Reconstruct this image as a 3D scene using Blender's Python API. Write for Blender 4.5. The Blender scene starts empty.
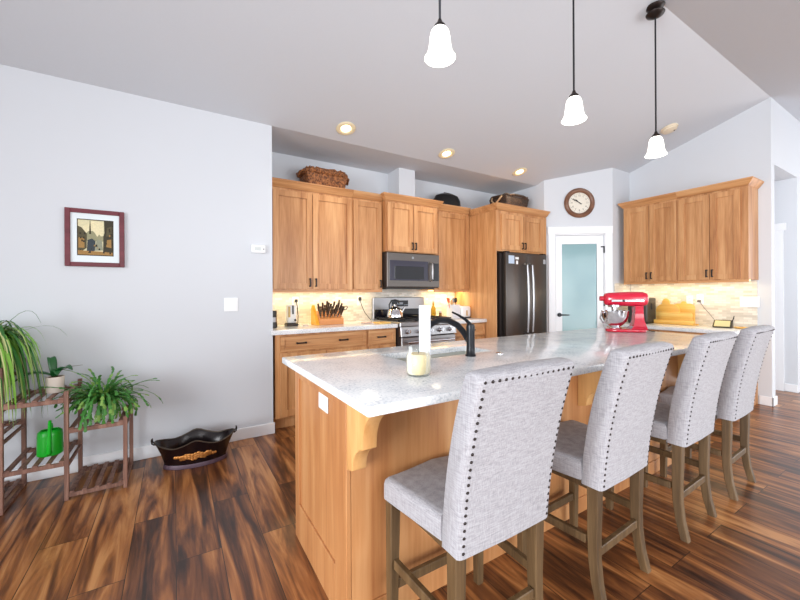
import bpy, bmesh, math, random
from mathutils import Vector, Matrix
PI = math.pi
sc = bpy.context.scene
C = sc.collection
R = random.Random(7)

# ------------------------------------------------------------------ camera, world, light
cam_d = bpy.data.cameras.new('camera'); cam = bpy.data.objects.new('camera', cam_d); C.objects.link(cam)
F_PX, CY, YAW, ROLL, HC = 366.6, 293.53, 1.0199, -0.0051, 1.2374
cam_d.sensor_width = 36.0; cam_d.lens = F_PX / 800 * 36.0
cam_d.shift_y = -(300 - CY) / 800.0
cam_d.clip_start = 0.05
fwd = Vector((math.cos(YAW), math.sin(YAW), 0)); rgt = Vector((math.sin(YAW), -math.cos(YAW), 0)); upv = Vector((0, 0, 1))
# image is rotated by ROLL (counter-clockwise for negative values)
r2 = rgt * math.cos(ROLL) + upv * math.sin(ROLL)
u2 = -rgt * math.sin(ROLL) + upv * math.cos(ROLL)
M = Matrix(((r2.x, u2.x, -fwd.x, 0), (r2.y, u2.y, -fwd.y, 0), (r2.z, u2.z, -fwd.z, HC), (0, 0, 0, 1)))
cam.matrix_world = M
sc.camera = cam

w = bpy.data.worlds.new('World'); sc.world = w; w.use_nodes = True
w.node_tree.nodes['Background'].inputs[0].default_value = (0.93, 0.965, 1.0, 1)
w.node_tree.nodes['Background'].inputs[1].default_value = 1.1

def area(name, loc, target, sx, sy, energy, col, spread=PI):
    l = bpy.data.lights.new(name, 'AREA'); l.shape = 'RECTANGLE'; l.size = sx; l.size_y = sy; l.energy = energy; l.color = col; l.spread = spread
    o = bpy.data.objects.new(name, l); C.objects.link(o); o.location = loc
    d = Vector(target) - Vector(loc); o.rotation_euler = d.to_track_quat('-Z', 'Y').to_euler()
    return o
area('fill_behind_camera', (2.4, -3.3, 1.2), (2.2, 2.0, 0.7), 5.0, 2.2, 135, (0.95, 0.975, 1.0))  # large soft fill added behind the camera; no doors stand there
area('daylight_left_window', (-3.9, -0.9, 1.35), (3.2, 0.2, 0.9), 3.0, 2.1, 105, (0.95, 0.975, 1.0), 1.75)
area('daylight_right_window', (8.2, -1.4, 1.4), (3.0, 0.6, 0.8), 2.6, 2.1, 60, (0.97, 0.985, 1.0))
sc.view_settings.view_transform = 'Standard'; sc.view_settings.look = 'None'
sc.view_settings.gamma = 1; sc.view_settings.use_curve_mapping = False
sc.view_settings.exposure = 0.38

# ------------------------------------------------------------------ helpers
def lin(c):
    return tuple((v / 255 / 12.92 if v / 255 <= 0.04045 else ((v / 255 + 0.055) / 1.055) ** 2.4) for v in c) + (1,)
def newmat(name):
    m = bpy.data.materials.new(name); m.use_nodes = True
    nt = m.node_tree; return m, nt, nt.nodes['Principled BSDF']
def plain(name, col, rough=0.5, metal=0.0, noise=0.04, nscale=30, spec=0.5, coat=0):
    """procedural paint / metal / plastic with slight tone variation"""
    m, nt, b = newmat(name)
    n = nt.nodes.new('ShaderNodeTexNoise'); n.inputs['Scale'].default_value = nscale; n.inputs['Detail'].default_value = 3
    tc = nt.nodes.new('ShaderNodeTexCoord'); nt.links.new(tc.outputs['Object'], n.inputs['Vector'])
    hs = nt.nodes.new('ShaderNodeHueSaturation'); hs.inputs['Color'].default_value = lin(col)
    mr = nt.nodes.new('ShaderNodeMapRange'); mr.inputs['To Min'].default_value = 1 - noise; mr.inputs['To Max'].default_value = 1 + noise
    nt.links.new(n.outputs['Fac'], mr.inputs['Value']); nt.links.new(mr.outputs[0], hs.inputs['Value'])
    nt.links.new(hs.outputs[0], b.inputs['Base Color'])
    b.inputs['Roughness'].default_value = rough; b.inputs['Metallic'].default_value = metal
    b.inputs['Specular IOR Level'].default_value = spec; b.inputs['Coat Weight'].default_value = coat
    return m
def glow(name, col, strength):
    m, nt, b = newmat(name); b.inputs['Base Color'].default_value = lin(col)
    b.inputs['Emission Color'].default_value = lin(col); b.inputs['Emission Strength'].default_value = strength
    return m
def ramp(nt, stops):
    r = nt.nodes.new('ShaderNodeValToRGB'); e = r.color_ramp.elements
    while len(e) < len(stops): e.new(0.5)
    for el, (p, c) in zip(e, stops): el.position = p; el.color = lin(c)
    return r
def wood(name, stops, axis='z', rough=0.38, fine=1.0, vary=0.10, board=0.0):
    m, nt, b = newmat(name); N = nt.nodes.new; L = nt.links.new
    tc = N('ShaderNodeTexCoord'); oi = N('ShaderNodeObjectInfo')
    off = N('ShaderNodeVectorMath'); off.operation = 'SCALE'; off.inputs[0].default_value = (7.3, 5.1, 3.7); L(oi.outputs['Random'], off.inputs['Scale'])
    ad = N('ShaderNodeVectorMath'); L(tc.outputs['Object'], ad.inputs[0]); L(off.outputs[0], ad.inputs[1])
    mp = N('ShaderNodeMapping'); s = {'z': (9, 9, 0.55), 'x': (0.55, 9, 9), 'y': (9, 0.55, 9)}[axis]
    mp.inputs['Scale'].default_value = tuple(v * fine for v in s); L(ad.outputs[0], mp.inputs['Vector'])
    n1 = N('ShaderNodeTexNoise'); n1.inputs['Scale'].default_value = 1.3; n1.inputs['Detail'].default_value = 5; n1.inputs['Distortion'].default_value = 0.6
    L(mp.outputs[0], n1.inputs['Vector'])
    n2 = N('ShaderNodeTexNoise'); n2.inputs['Scale'].default_value = 9; n2.inputs['Detail'].default_value = 4; L(mp.outputs[0], n2.inputs['Vector'])
    mx = N('ShaderNodeMix'); mx.inputs[0].default_value = 0.28; L(n1.outputs['Fac'], mx.inputs[2]); L(n2.outputs['Fac'], mx.inputs[3])
    rp = ramp(nt, stops); L(mx.outputs[0], rp.inputs[0])
    hs = N('ShaderNodeHueSaturation'); L(rp.outputs[0], hs.inputs['Color'])
    mr = N('ShaderNodeMapRange'); mr.inputs['To Min'].default_value = 1 - vary; mr.inputs['To Max'].default_value = 1 + vary
    L(oi.outputs['Random'], mr.inputs['Value']); L(mr.outputs[0], hs.inputs['Value']); L(hs.outputs[0], b.inputs['Base Color'])
    b.inputs['Roughness'].default_value = rough
    bp = N('ShaderNodeBump'); bp.inputs['Strength'].default_value = 0.06; bp.inputs['Distance'].default_value = 0.002; L(n2.outputs['Fac'], bp.inputs['Height']); L(bp.outputs[0], b.inputs['Normal'])
    return m

class MB:
    """collects shapes into one mesh; verts are given in the thing's own space"""
    def __init__(s): s.bm = bmesh.new(); s.mi = 0; s.xf = None
    def _fin(s, vs, fs):
        for f in fs: f.material_index = s.mi
        if s.xf is not None:
            for v in vs: v.co = s.xf @ v.co
    def box(s, x0, x1, y0, y1, z0, z1, bev=0, seg=1):
        c = [(x0, y0, z0), (x1, y0, z0), (x1, y1, z0), (x0, y1, z0), (x0, y0, z1), (x1, y0, z1), (x1, y1, z1), (x0, y1, z1)]
        return s.hexa(c, bev, seg)
    def hexa(s, c, bev=0, seg=1):
        t = bmesh.new()
        v = [t.verts.new(p) for p in c]
        for q in ((0, 3, 2, 1), (4, 5, 6, 7), (0, 1, 5, 4), (1, 2, 6, 5), (2, 3, 7, 6), (3, 0, 4, 7)): t.faces.new([v[i] for i in q])
        if bev: bmesh.ops.bevel(t, geom=list(t.edges), offset=bev, segments=seg, profile=0.5, affect='EDGES', clamp_overlap=True)
        s.merge(t); return s
    def merge(s, t):
        mp = {}
        for v in t.verts: mp[v] = s.bm.verts.new(v.co)
        fs = []
        for f in t.faces:
            nf = s.bm.faces.new([mp[v] for v in f.verts]); fs.append(nf)
        s._fin(list(mp.values()), fs); t.free()
    def poly(s, pts, flat=None):
        vs = [s.bm.verts.new(p) for p in pts]; f = s.bm.faces.new(vs); s._fin(vs, [f]); return s
    def prism(s, pts, a0, a1, axis='x', bev=0):
        """pts: outline in the two other axes (cyclic order), extruded along axis"""
        def P(p, a): return {'x': (a, p[0], p[1]), 'y': (p[0], a, p[1]), 'z': (p[0], p[1], a)}[axis]
        t = bmesh.new()
        A = [t.verts.new(P(p, a0)) for p in pts]; B = [t.verts.new(P(p, a1)) for p in pts]
        n = len(pts); t.faces.new(A); t.faces.new(B[::-1])
        for i in range(n): t.faces.new((A[i], B[i], B[(i + 1) % n], A[(i + 1) % n]))
        bmesh.ops.recalc_face_normals(t, faces=list(t.faces))
        if bev: bmesh.ops.bevel(t, geom=list(t.edges), offset=bev, segments=2, profile=0.5, affect='EDGES', clamp_overlap=True)
        s.merge(t); return s
    def tube(s, pts, r, seg=8, cap=True, squash=None):
        pts = [Vector(p) for p in pts]; rs = r if isinstance(r, (list, tuple)) else [r] * len(pts)
        t = bmesh.new(); rings = []
        d0 = (pts[1] - pts[0]).normalized(); ref = Vector((0, 0, 1)) if abs(d0.z) < 0.9 else Vector((1, 0, 0))
        u = d0.cross(ref).normalized()
        for i, p in enumerate(pts):
            d = (pts[min(i + 1, len(pts) - 1)] - pts[max(i - 1, 0)]).normalized()
            u = (u - d * u.dot(d)).normalized(); v = d.cross(u)
            ring = []
            for k in range(seg):
                a = 2 * PI * k / seg + PI / seg
                q = (u * math.cos(a) + v * math.sin(a)) * rs[i]
                ring.append(t.verts.new(p + q))
            rings.append(ring)
        for a, b in zip(rings, rings[1:]):
            for k in range(seg): t.faces.new((a[k], a[(k + 1) % seg], b[(k + 1) % seg], b[k]))
        if cap: t.faces.new(rings[0][::-1]); t.faces.new(rings[-1])
        bmesh.ops.recalc_face_normals(t, faces=list(t.faces))
        s.merge(t); return s
    def cyl(s, p0, p1, r, seg=20): return s.tube([p0, p1], r, seg)
    def lathe(s, prof, c=(0, 0, 0), seg=28, sx=1, sy=1, rim=None, closed=False):
        """prof: (radius, z) list; open profile; ends with r=0 are closed to a point"""
        t = bmesh.new(); rings = []
        for j, (r, z) in enumerate(prof):
            if r < 1e-6: rings.append([t.verts.new((c[0], c[1], c[2] + z))])
            else:
                rings.append([t.verts.new((c[0] + sx * r * math.cos(2 * PI * k / seg), c[1] + sy * r * math.sin(2 * PI * k / seg),
                                           c[2] + z + (rim(j, 2 * PI * k / seg) if rim else 0))) for k in range(seg)])
        for a, b in zip(rings, rings[1:]):
            for k in range(seg):
                k2 = (k + 1) % seg
                if len(a) == 1 and len(b) > 1: t.faces.new((a[0], b[k2], b[k]))
                elif len(b) == 1 and len(a) > 1: t.faces.new((a[k], a[k2], b[0]))
                elif len(a) > 1: t.faces.new((a[k], a[k2], b[k2], b[k]))
        bmesh.ops.recalc_face_normals(t, faces=list(t.faces))
        s.merge(t); return s
    def ball(s, c, rx, ry=None, rz=None, seg=16):
        ry = ry or rx; rz = rz or rx
        n = 8
        prof = [(math.sin(PI * i / n), -math.cos(PI * i / n) * rz) for i in range(n + 1)]
        prof[0] = (0, -rz); prof[-1] = (0, rz)
        return s.lathe(prof, c, seg, rx, ry)
    def build(s, name, mat, parent=None, smooth=35):
        me = bpy.data.meshes.new(name); s.bm.to_mesh(me); s.bm.free()
        mats = mat if isinstance(mat, (list, tuple)) else [mat]
        for m in mats: me.materials.append(m)
        if smooth:
            me.shade_smooth(); me.set_sharp_from_angle(angle=math.radians(smooth))
        o = bpy.data.objects.new(name, me); C.objects.link(o)
        if parent: o.parent = parent
        return o
def tag(o, label=None, cat=None, group=None, kind=None):
    if label: o['label'] = label
    if cat: o['category'] = cat
    if group: o['group'] = group
    if kind: o['kind'] = kind
    return o
def thing(name, label, cat, loc=(0, 0, 0), rot=0.0, group=None):
    o = bpy.data.objects.new(name, None); C.objects.link(o); o.empty_display_size = 0.1
    o.location = loc; o.rotation_euler = (0, 0, rot); return tag(o, label, cat, group)
def solo(name, mb, mat, label, cat, loc=(0, 0, 0), rot=0.0, group=None, smooth=35):
    o = mb.build(name, mat, None, smooth); o.location = loc; o.rotation_euler = (0, 0, rot); return tag(o, label, cat, group)
def struct(name, mb, mat, parent=None, smooth=0):
    o = mb.build(name, mat, parent, smooth)
    if not parent: o['kind'] = 'structure'
    return o
def copy_tree(o, parent=None):
    c = o.copy(); C.objects.link(c)
    if parent: c.parent = parent
    for ch in list(o.children): copy_tree(ch, c)
    return c

# ------------------------------------------------------------------ materials
M_wall = plain('wall_paint', (209, 213, 219), 0.75, noise=0.01, nscale=3)
M_ceil = plain('ceiling_paint', (205, 209, 216), 0.85, noise=0.012, nscale=60)
M_trim = plain('white_trim', (236, 238, 242), 0.4, noise=0.01)
M_white = plain('white_plastic', (238, 240, 242), 0.35, noise=0.01)
CAB = [(0.28, (150, 94, 54)), (0.42, (184, 128, 80)), (0.55, (206, 152, 102)), (0.72, (220, 174, 126))]
M_cab = wood('honey_cherry', CAB, 'z', vary=0.07)
M_cabx = wood('honey_cherry_horizontal', CAB, 'x', vary=0.05)
M_caby = wood('honey_cherry_depth', CAB, 'y', vary=0.05)
M_isl = wood('island_panel_wood', [(0.3, (160, 102, 60)), (0.5, (186, 130, 82)), (0.7, (204, 154, 106))], 'z', fine=0.8, vary=0.03)
M_corb = wood('corbel_wood', [(0.3, (196, 142, 84)), (0.6, (220, 172, 112)), (0.8, (230, 188, 132))], 'z', vary=0.03)
M_leg = wood('weathered_leg_wood', [(0.3, (64, 46, 26)), (0.5, (90, 68, 42)), (0.7, (112, 88, 58))], 'z', rough=0.5, fine=2)
M_stand = wood('plant_stand_wood', [(0.3, (92, 62, 52)), (0.5, (126, 90, 76)), (0.7, (160, 124, 106))], 'z', rough=0.6, fine=3)
M_board = wood('golden_board', [(0.3, (214, 150, 60)), (0.5, (236, 186, 92)), (0.7, (248, 216, 134))], 'x', vary=0.04)
M_block = wood('knife_block_wood', [(0.3, (196, 120, 62)), (0.6, (220, 150, 88)), (0.8, (232, 172, 112))], 'x')
M_blocky = wood('knife_block_side', [(0.3, (220, 152, 30)), (0.6, (236, 172, 50)), (0.8, (244, 190, 80))], 'z')
M_bronze = plain('oil_rubbed_bronze', (44, 36, 34), 0.38, 0.6)
M_rod = plain('gunmetal', (78, 80, 86), .4, .6)
M_black = plain('black_metal', (22, 24, 30), 0.32, 0.4)
M_blackpl = plain('black_plastic', (20, 20, 22), 0.3)
M_steel = plain('stainless', (160, 160, 163), 0.32, 1.0, 0.03, 12)
M_slate = plain('slate_steel', (102, 97, 94), 0.36, 0.9, 0.03, 8)
M_slatedk = plain('slate_side', (58, 50, 48), 0.5, 0.4)
M_dglass = plain('dark_oven_glass', (22, 20, 28), 0.1, 0.0, 0.01)
M_chrome = plain('chrome', (220, 220, 224), 0.12, 1.0, 0.01)
M_red = plain('cherry_red_enamel', (196, 20, 52), 0.2, 0.0, 0.02, coat=0.6)
M_opal = glow('opal_glass_lit', (255, 250, 242), 2.0)
M_bulb = glow('downlight_bulb', (255, 226, 170), 5)
M_led = glow('warm_led_strip', (255, 214, 130), 4)
M_cream = plain('cream_trim', (240, 226, 190), 0.5)
M_detect = plain('aged_ivory_plastic', (226, 212, 188), 0.5)
M_ceramic = plain('cream_ceramic', (226, 214, 204), 0.4, noise=0.02)
M_whitepot = plain('white_pot', (228, 230, 236), 0.4)
M_soil = plain('potting_bark', (96, 66, 44), 0.9, noise=0.3, nscale=90)
M_green = plain('green_plastic', (20, 176, 40), 0.3, noise=0.03)
M_leaf = plain('leaf_green', (48, 110, 40), 0.45, noise=0.25, nscale=25)
M_leaf2 = plain('leaf_light_green', (120, 176, 62), 0.45, noise=0.2, nscale=25)
M_leaf3 = plain('leaf_cream_stripe', (196, 206, 140), 0.5, noise=0.15, nscale=25)
M_leafo = plain('orchid_leaf', (30, 92, 44), 0.3, noise=0.15)
M_cact = plain('cactus_green', (66, 128, 52), 0.5, noise=0.3, nscale=40)
M_cact2 = plain('cactus_yellow_green', (118, 158, 70), 0.5, noise=0.25, nscale=40)
M_stem = plain('dry_stem', (96, 84, 66), 0.7)
M_frame = wood('burgundy_frame', [(0.3, (88, 34, 44)), (0.6, (112, 48, 58)), (0.8, (132, 62, 70))], 'x', rough=0.35)
M_mat = plain('picture_mat', (226, 236, 240), 0.8, noise=0.01)
M_wicker_nodes = None
def wicker(name, c0, c1):
    m, nt, b = newmat(name); N = nt.nodes.new; L = nt.links.new
    tc = N('ShaderNodeTexCoord'); v = N('ShaderNodeTexVoronoi'); v.inputs['Scale'].default_value = 55; L(tc.outputs['Object'], v.inputs['Vector'])
    n = N('ShaderNodeTexNoise'); n.inputs['Scale'].default_value = 28; L(tc.outputs['Object'], n.inputs['Vector'])
    mx = N('ShaderNodeMath'); mx.operation = 'MULTIPLY'; L(v.outputs['Distance'], mx.inputs[0]); L(n.outputs['Fac'], mx.inputs[1])
    rp = ramp(nt, [(0.05, c0), (0.45, c1)]); L(mx.outputs[0], rp.inputs[0]); L(rp.outputs[0], b.inputs['Base Color'])
    bp = N('ShaderNodeBump'); bp.inputs['Strength'].default_value = 0.8; bp.inputs['Distance'].default_value = 0.01; L(v.outputs['Distance'], bp.inputs['Height']); L(bp.outputs[0], b.inputs['Normal'])
    b.inputs['Roughness'].default_value = 0.6; return m
M_wick = wicker('brown_wicker', (72, 34, 18), (176, 112, 62))
M_wickd = wicker('dark_wicker', (18, 12, 10), (84, 62, 46))

def floor_mat():
    m, nt, b = newmat('walnut_vinyl_plank'); N = nt.nodes.new; L = nt.links.new
    tc = N('ShaderNodeTexCoord'); sp = N('ShaderNodeSeparateXYZ'); L(tc.outputs['Object'], sp.inputs[0])
    cb = N('ShaderNodeCombineXYZ'); L(sp.outputs['Y'], cb.inputs['X']); L(sp.outputs['X'], cb.inputs['Y'])
    br = N('ShaderNodeTexBrick'); br.inputs['Scale'].default_value = 1; br.inputs['Brick Width'].default_value = 1.22; br.inputs['Row Height'].default_value = 0.19
    br.inputs['Mortar Size'].default_value = 0.0016; br.inputs['Mortar Smooth'].default_value = 0; br.inputs['Color1'].default_value = (0, 0, 0, 1); br.inputs['Color2'].default_value = (1, 1, 1, 1)
    br.inputs['Mortar'].default_value = (0.3, 0.3, 0.3, 1); br.offset = 0.37; br.offset_frequency = 2
    L(cb.outputs[0], br.inputs['Vector'])
    sc_ = N('ShaderNodeVectorMath'); sc_.operation = 'SCALE'; sc_.inputs['Scale'].default_value = 23.0; L(br.outputs['Color'], sc_.inputs[0])
    ad = N('ShaderNodeVectorMath'); L(tc.outputs['Object'], ad.inputs[0]); L(sc_.outputs[0], ad.inputs[1])
    mp = N('ShaderNodeMapping'); mp.inputs['Scale'].default_value = (11, 1.1, 1); L(ad.outputs[0], mp.inputs['Vector'])
    n1 = N('ShaderNodeTexNoise'); n1.inputs['Scale'].default_value = 1.0; n1.inputs['Detail'].default_value = 6; n1.inputs['Roughness'].default_value = 0.55; n1.inputs['Distortion'].default_value = 1.3; L(mp.outputs[0], n1.inputs['Vector'])
    mp2 = N('ShaderNodeMapping'); mp2.inputs['Scale'].default_value = (60, 3.0, 1); L(ad.outputs[0], mp2.inputs['Vector'])
    n2 = N('ShaderNodeTexNoise'); n2.inputs['Scale'].default_value = 1.0; n2.inputs['Detail'].default_value = 4; L(mp2.outputs[0], n2.inputs['Vector'])
    a = N('ShaderNodeMath'); a.operation = 'MULTIPLY_ADD'; a.inputs[1].default_value = 0.22; L(n2.outputs['Fac'], a.inputs[0]); L(n1.outputs['Fac'], a.inputs[2])
    bw = N('ShaderNodeMath'); bw.operation = 'MULTIPLY_ADD'; bw.inputs[1].default_value = 0.16; L(br.outputs['Color'], bw.inputs[0]); L(a.outputs[0], bw.inputs[2])
    rp = ramp(nt, [(0.48, (42, 23, 13)), (0.57, (74, 42, 24)), (0.66, (112, 67, 37)), (0.76, (154, 99, 55)), (0.88, (190, 135, 84))])
    L(bw.outputs[0], rp.inputs[0])
    mx = N('ShaderNodeMix'); mx.data_type = 'RGBA'; L(br.outputs['Fac'], mx.inputs[0]); L(rp.outputs[0], mx.inputs[6]); mx.inputs[7].default_value = lin((36, 22, 16))
    L(mx.outputs[2], b.inputs['Base Color'])
    b.inputs['Roughness'].default_value = 0.3
    bp = N('ShaderNodeBump'); bp.inputs['Strength'].default_value = 0.12; bp.inputs['Distance'].default_value = 0.002; L(n2.outputs['Fac'], bp.inputs['Height']); L(bp.outputs[0], b.inputs['Normal'])
    return m
M_floor = floor_mat()
def quartz():
    m, nt, b = newmat('speckled_white_quartz'); N = nt.nodes.new; L = nt.links.new
    tc = N('ShaderNodeTexCoord')
    n = N('ShaderNodeTexNoise'); n.inputs['Scale'].default_value = 95; n.inputs['Detail'].default_value = 3; n.inputs['Roughness'].default_value = 0.7; L(tc.outputs['Object'], n.inputs['Vector'])
    n2 = N('ShaderNodeTexNoise'); n2.inputs['Scale'].default_value = 9; n2.inputs['Detail'].default_value = 5; L(tc.outputs['Object'], n2.inputs['Vector'])
    a = N('ShaderNodeMath'); a.operation = 'MULTIPLY_ADD'; a.inputs[1].default_value = 0.5; L(n2.outputs['Fac'], a.inputs[0]); L(n.outputs['Fac'], a.inputs[2])
    rp = ramp(nt, [(0.5, (170, 178, 188)), (0.64, (214, 219, 224)), (0.76, (236, 239, 241)), (0.95, (246, 247, 248))]); L(a.outputs[0], rp.inputs[0]); L(rp.outputs[0], b.inputs['Base Color'])
    b.inputs['Roughness'].default_value = 0.15; return m
M_quartz = quartz()
def tile():
    m, nt, b = newmat('mosaic_subway_tile'); N = nt.nodes.new; L = nt.links.new
    tc = N('ShaderNodeTexCoord'); sp = N('ShaderNodeSeparateXYZ'); L(tc.outputs['Object'], sp.inputs[0])
    a = N('ShaderNodeMath'); a.operation = 'ADD'; L(sp.outputs['X'], a.inputs[0]); L(sp.outputs['Y'], a.inputs[1])
    cb = N('ShaderNodeCombineXYZ'); L(a.outputs[0], cb.inputs['X']); L(sp.outputs['Z'], cb.inputs['Y'])
    br = N('ShaderNodeTexBrick'); br.inputs['Scale'].default_value = 1; br.inputs['Brick Width'].default_value = 0.075; br.inputs['Row Height'].default_value = 0.025
    br.inputs['Mortar Size'].default_value = 0.0014; br.inputs['Color1'].default_value = lin((196, 190, 180)); br.inputs['Color2'].default_value = lin((232, 228, 220)); br.inputs['Mortar'].default_value = lin((206, 202, 194))
    L(cb.outputs[0], br.inputs['Vector']); L(br.outputs['Color'], b.inputs['Base Color']); b.inputs['Roughness'].default_value = 0.25
    return m
M_tile = tile()
def fabric():
    m, nt, b = newmat('woven_gray_linen'); N = nt.nodes.new; L = nt.links.new
    tc = N('ShaderNodeTexCoord'); outs = []
    for s in ((30, 30, 420), (420, 420, 24)):
        mp = N('ShaderNodeMapping'); mp.inputs['Scale'].default_value = s; L(tc.outputs['Object'], mp.inputs['Vector'])
        n = N('ShaderNodeTexNoise'); n.inputs['Scale'].default_value = 1; n.inputs['Detail'].default_value = 2; L(mp.outputs[0], n.inputs['Vector']); outs.append(n)
    a = N('ShaderNodeMath'); L(outs[0].outputs['Fac'], a.inputs[0]); L(outs[1].outputs['Fac'], a.inputs[1])
    rp = ramp(nt, [(0.38, (143, 141, 145)), (0.5, (160, 158, 163)), (0.62, (174, 173, 178))])
    h = N('ShaderNodeMath'); h.operation = 'MULTIPLY'; h.inputs[1].default_value = 0.5; L(a.outputs[0], h.inputs[0]); L(h.outputs[0], rp.inputs[0]); L(rp.outputs[0], b.inputs['Base Color'])
    b.inputs['Roughness'].default_value = 0.95; b.inputs['Specular IOR Level'].default_value = 0.1
    b.inputs['Sheen Weight'].default_value = 0.15
    bp = N('ShaderNodeBump'); bp.inputs['Strength'].default_value = 0.25; bp.inputs['Distance'].default_value = 0.002; L(h.outputs[0], bp.inputs['Height']); L(bp.outputs[0], b.inputs['Normal'])
    return m
M_fab = fabric()
def frosted():
    m, nt, b = newmat('frosted_teal_glass'); N = nt.nodes.new; L = nt.links.new
    tc = N('ShaderNodeTexCoord'); n = N('ShaderNodeTexNoise'); n.inputs['Scale'].default_value = 1.2; L(tc.outputs['Object'], n.inputs['Vector'])
    rp = ramp(nt, [(0.3, (128, 168, 176)), (0.7, (168, 202, 206))]); L(n.outputs['Fac'], rp.inputs[0]); L(rp.outputs[0], b.inputs['Base Color'])
    b.inputs['Roughness'].default_value = 0.12; b.inputs['Transmission Weight'].default_value = 0.15; return m
M_frost = frosted()
def glass(name, col=(250, 252, 252), tint=.0):
    m, nt, b = newmat(name); N = nt.nodes.new; L = nt.links.new
    tr = N('ShaderNodeBsdfTransparent'); tr.inputs[0].default_value = lin(col); b.inputs['Base Color'].default_value = lin(col); b.inputs['Roughness'].default_value = .03
    fr = N('ShaderNodeFresnel'); fr.inputs[0].default_value = 1.45; ad = N('ShaderNodeMath'); ad.operation = 'MULTIPLY_ADD'; ad.inputs[1].default_value = .4; ad.inputs[2].default_value = tint; L(fr.outputs[0], ad.inputs[0])
    mx = N('ShaderNodeMixShader'); L(ad.outputs[0], mx.inputs[0]); L(tr.outputs[0], mx.inputs[1]); L(b.outputs[0], mx.inputs[2]); L(mx.outputs[0], nt.nodes['Material Output'].inputs[0]); return m
M_glass = glass('clear_glass')

# ------------------------------------------------------------------ room shell
D1 = 3.374; YB = 3.99; XC = 0.742; RX = 5.487; YR = 1.271; S = 0.286; HW = 2.736
def cz(y): return HW + S * (D1 - y) if y > YR else HW + S * (D1 - YR) - S * (YR - y)
ZR = cz(YR)
m = MB(); m.box(-4.2, 9.0, -3.5, 5.2, -0.1, 0.0); struct('floor', m, M_floor)
m = MB()
def slope(x0, x1, y0, y1, t=0.12):
    m.hexa([(x0, y0, cz(y0)), (x1, y0, cz(y0)), (x1, y1, cz(y1)), (x0, y1, cz(y1)), (x0, y0, cz(y0) + t), (x1, y0, cz(y0) + t), (x1, y1, cz(y1) + t), (x0, y1, cz(y1) + t)])
slope(-4.2, 9.0, YR, D1)
m.hexa([(-4.2, -2.6, cz(-2.6)), (9, -2.6, cz(-2.6)), (9, YR, ZR), (-4.2, YR, ZR), (-4.2, -2.6, cz(-2.6) + .12), (9, -2.6, cz(-2.6) + .12), (9, YR, ZR + .12), (-4.2, YR, ZR + .12)])
m.box(-4.2, 9.0, D1, 5.2, HW, HW + 0.12)
struct('ceiling', m, M_ceil)
m = MB(); m.box(-4.2, XC, D1, 4.1, 0, HW); struct('wall_left', m, M_wall)
m = MB(); m.box(XC, 4.31, YB, 4.1, 0, HW); struct('wall_back', m, M_wall)
def wallseg(m, A, B, n, t, z0=0, za=None, zb=None):
    """vertical slab from A to B, thickened by t along n (away from the room), top on the ceiling"""
    A = Vector(A + (0,)); B = Vector(B + (0,)); n = Vector(n + (0,)).normalized() * t
    P = [A, B, B + n, A + n]
    m.hexa([(p.x, p.y, z0) for p in P] + [(p.x, p.y, (za if za else min(cz(min(p.y, D1)), cz(p.y) if p.y < D1 else HW))) for p in P])
m = MB(); wallseg(m, (4.313, YB + .1), (4.313, D1), (1, 0), .08); wallseg(m, (4.313, D1), (4.313, 3.24), (1, 0), .08); struct('wall_nook', m, M_wall)
PA = Vector((4.313, 3.24, 0)); PB = Vector((5.051, 2.715, 0)); pt = (PB - PA).normalized(); pn = Vector((-pt.y, pt.x, 0)); PLEN = (PB - PA).length
def pw(s, back, z): q = PA + pt * s + pn * back; return (q.x, q.y, z)
DO0, DO1, DTOP = 0.128, 0.808, 2.035         # pantry door opening along that wall
m = MB()
def pseg(s0, s1, z0, z1a=None):
    lo = [pw(s0, 0, z0), pw(s1, 0, z0), pw(s1, .1, z0), pw(s0, .1, z0)]
    hi = [(p[0], p[1], z1a if z1a else cz(p[1])) for p in lo]
    m.hexa(lo + hi)
pseg(0, DO0, 0); pseg(DO1, PLEN, 0); pseg(DO0, DO1, DTOP)
struct('wall_pantry', m, M_wall)
m = MB(); wallseg(m, (5.051, 2.715), (RX + .113, 2.715), (0, 1), .09); struct('wall_return', m, M_wall)
m = MB(); wallseg(m, (RX, 2.715), (RX, YR), (1, 0), .113); struct('wall_right', m, M_wall)
PY0, PY1 = 1.388, 1.482; HZ = 2.63; HX = 6.47
m = MB(); wallseg(m, (RX + .113, YR), (6.47, YR), (0, 1), .11, HZ); wallseg(m, (6.47, YR), (9.0, YR), (0, 1), .11); struct('wall_hall', m, M_wall)
m = MB(); m.box(HX, HX + .1, YR + .11, 5.2, 0, HZ); struct('wall_passage', m, M_wall)
m = MB(); m.box(RX + .113, 9, YR + .11, 5.2, HZ, HZ + .08); struct('ceiling_passage', m, M_ceil)
# vent chase above the range cabinet
m = MB(); m.box(2.28, 2.508, 3.72, YB, 2.362, HW); struct('wall_vent_chase', m, M_wall)
# baseboards
def bb(name, pts): 
    m = MB()
    for (x0, x1, y0, y1) in pts: m.box(x0, x1, y0, y1, 0, .098, .004)
    struct(name, m, M_trim)
bb('baseboard_left', [(-4.2, XC + .012, D1 - .014, D1)])
bb('baseboard_right', [(RX - .014, RX, YR - .014, 1.372), (RX - .014, RX + .127, YR - .014, YR)])
bb('baseboard_passage', [(HX - .014, HX, YR, PY0 - .001)])

# tile backsplash (structure)
m = MB(); m.box(XC + .002, 3.3385, YB - .012, YB, .90, 1.36)
struct('trim_1', m, M_tile)
m = MB(); m.box(RX - .012, RX, 1.383, 2.70, .832, 1.36); m.box(RX - .42, RX - .012, 2.703, 2.715, .832, 1.36); struct('trim_2', m, M_tile)

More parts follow.
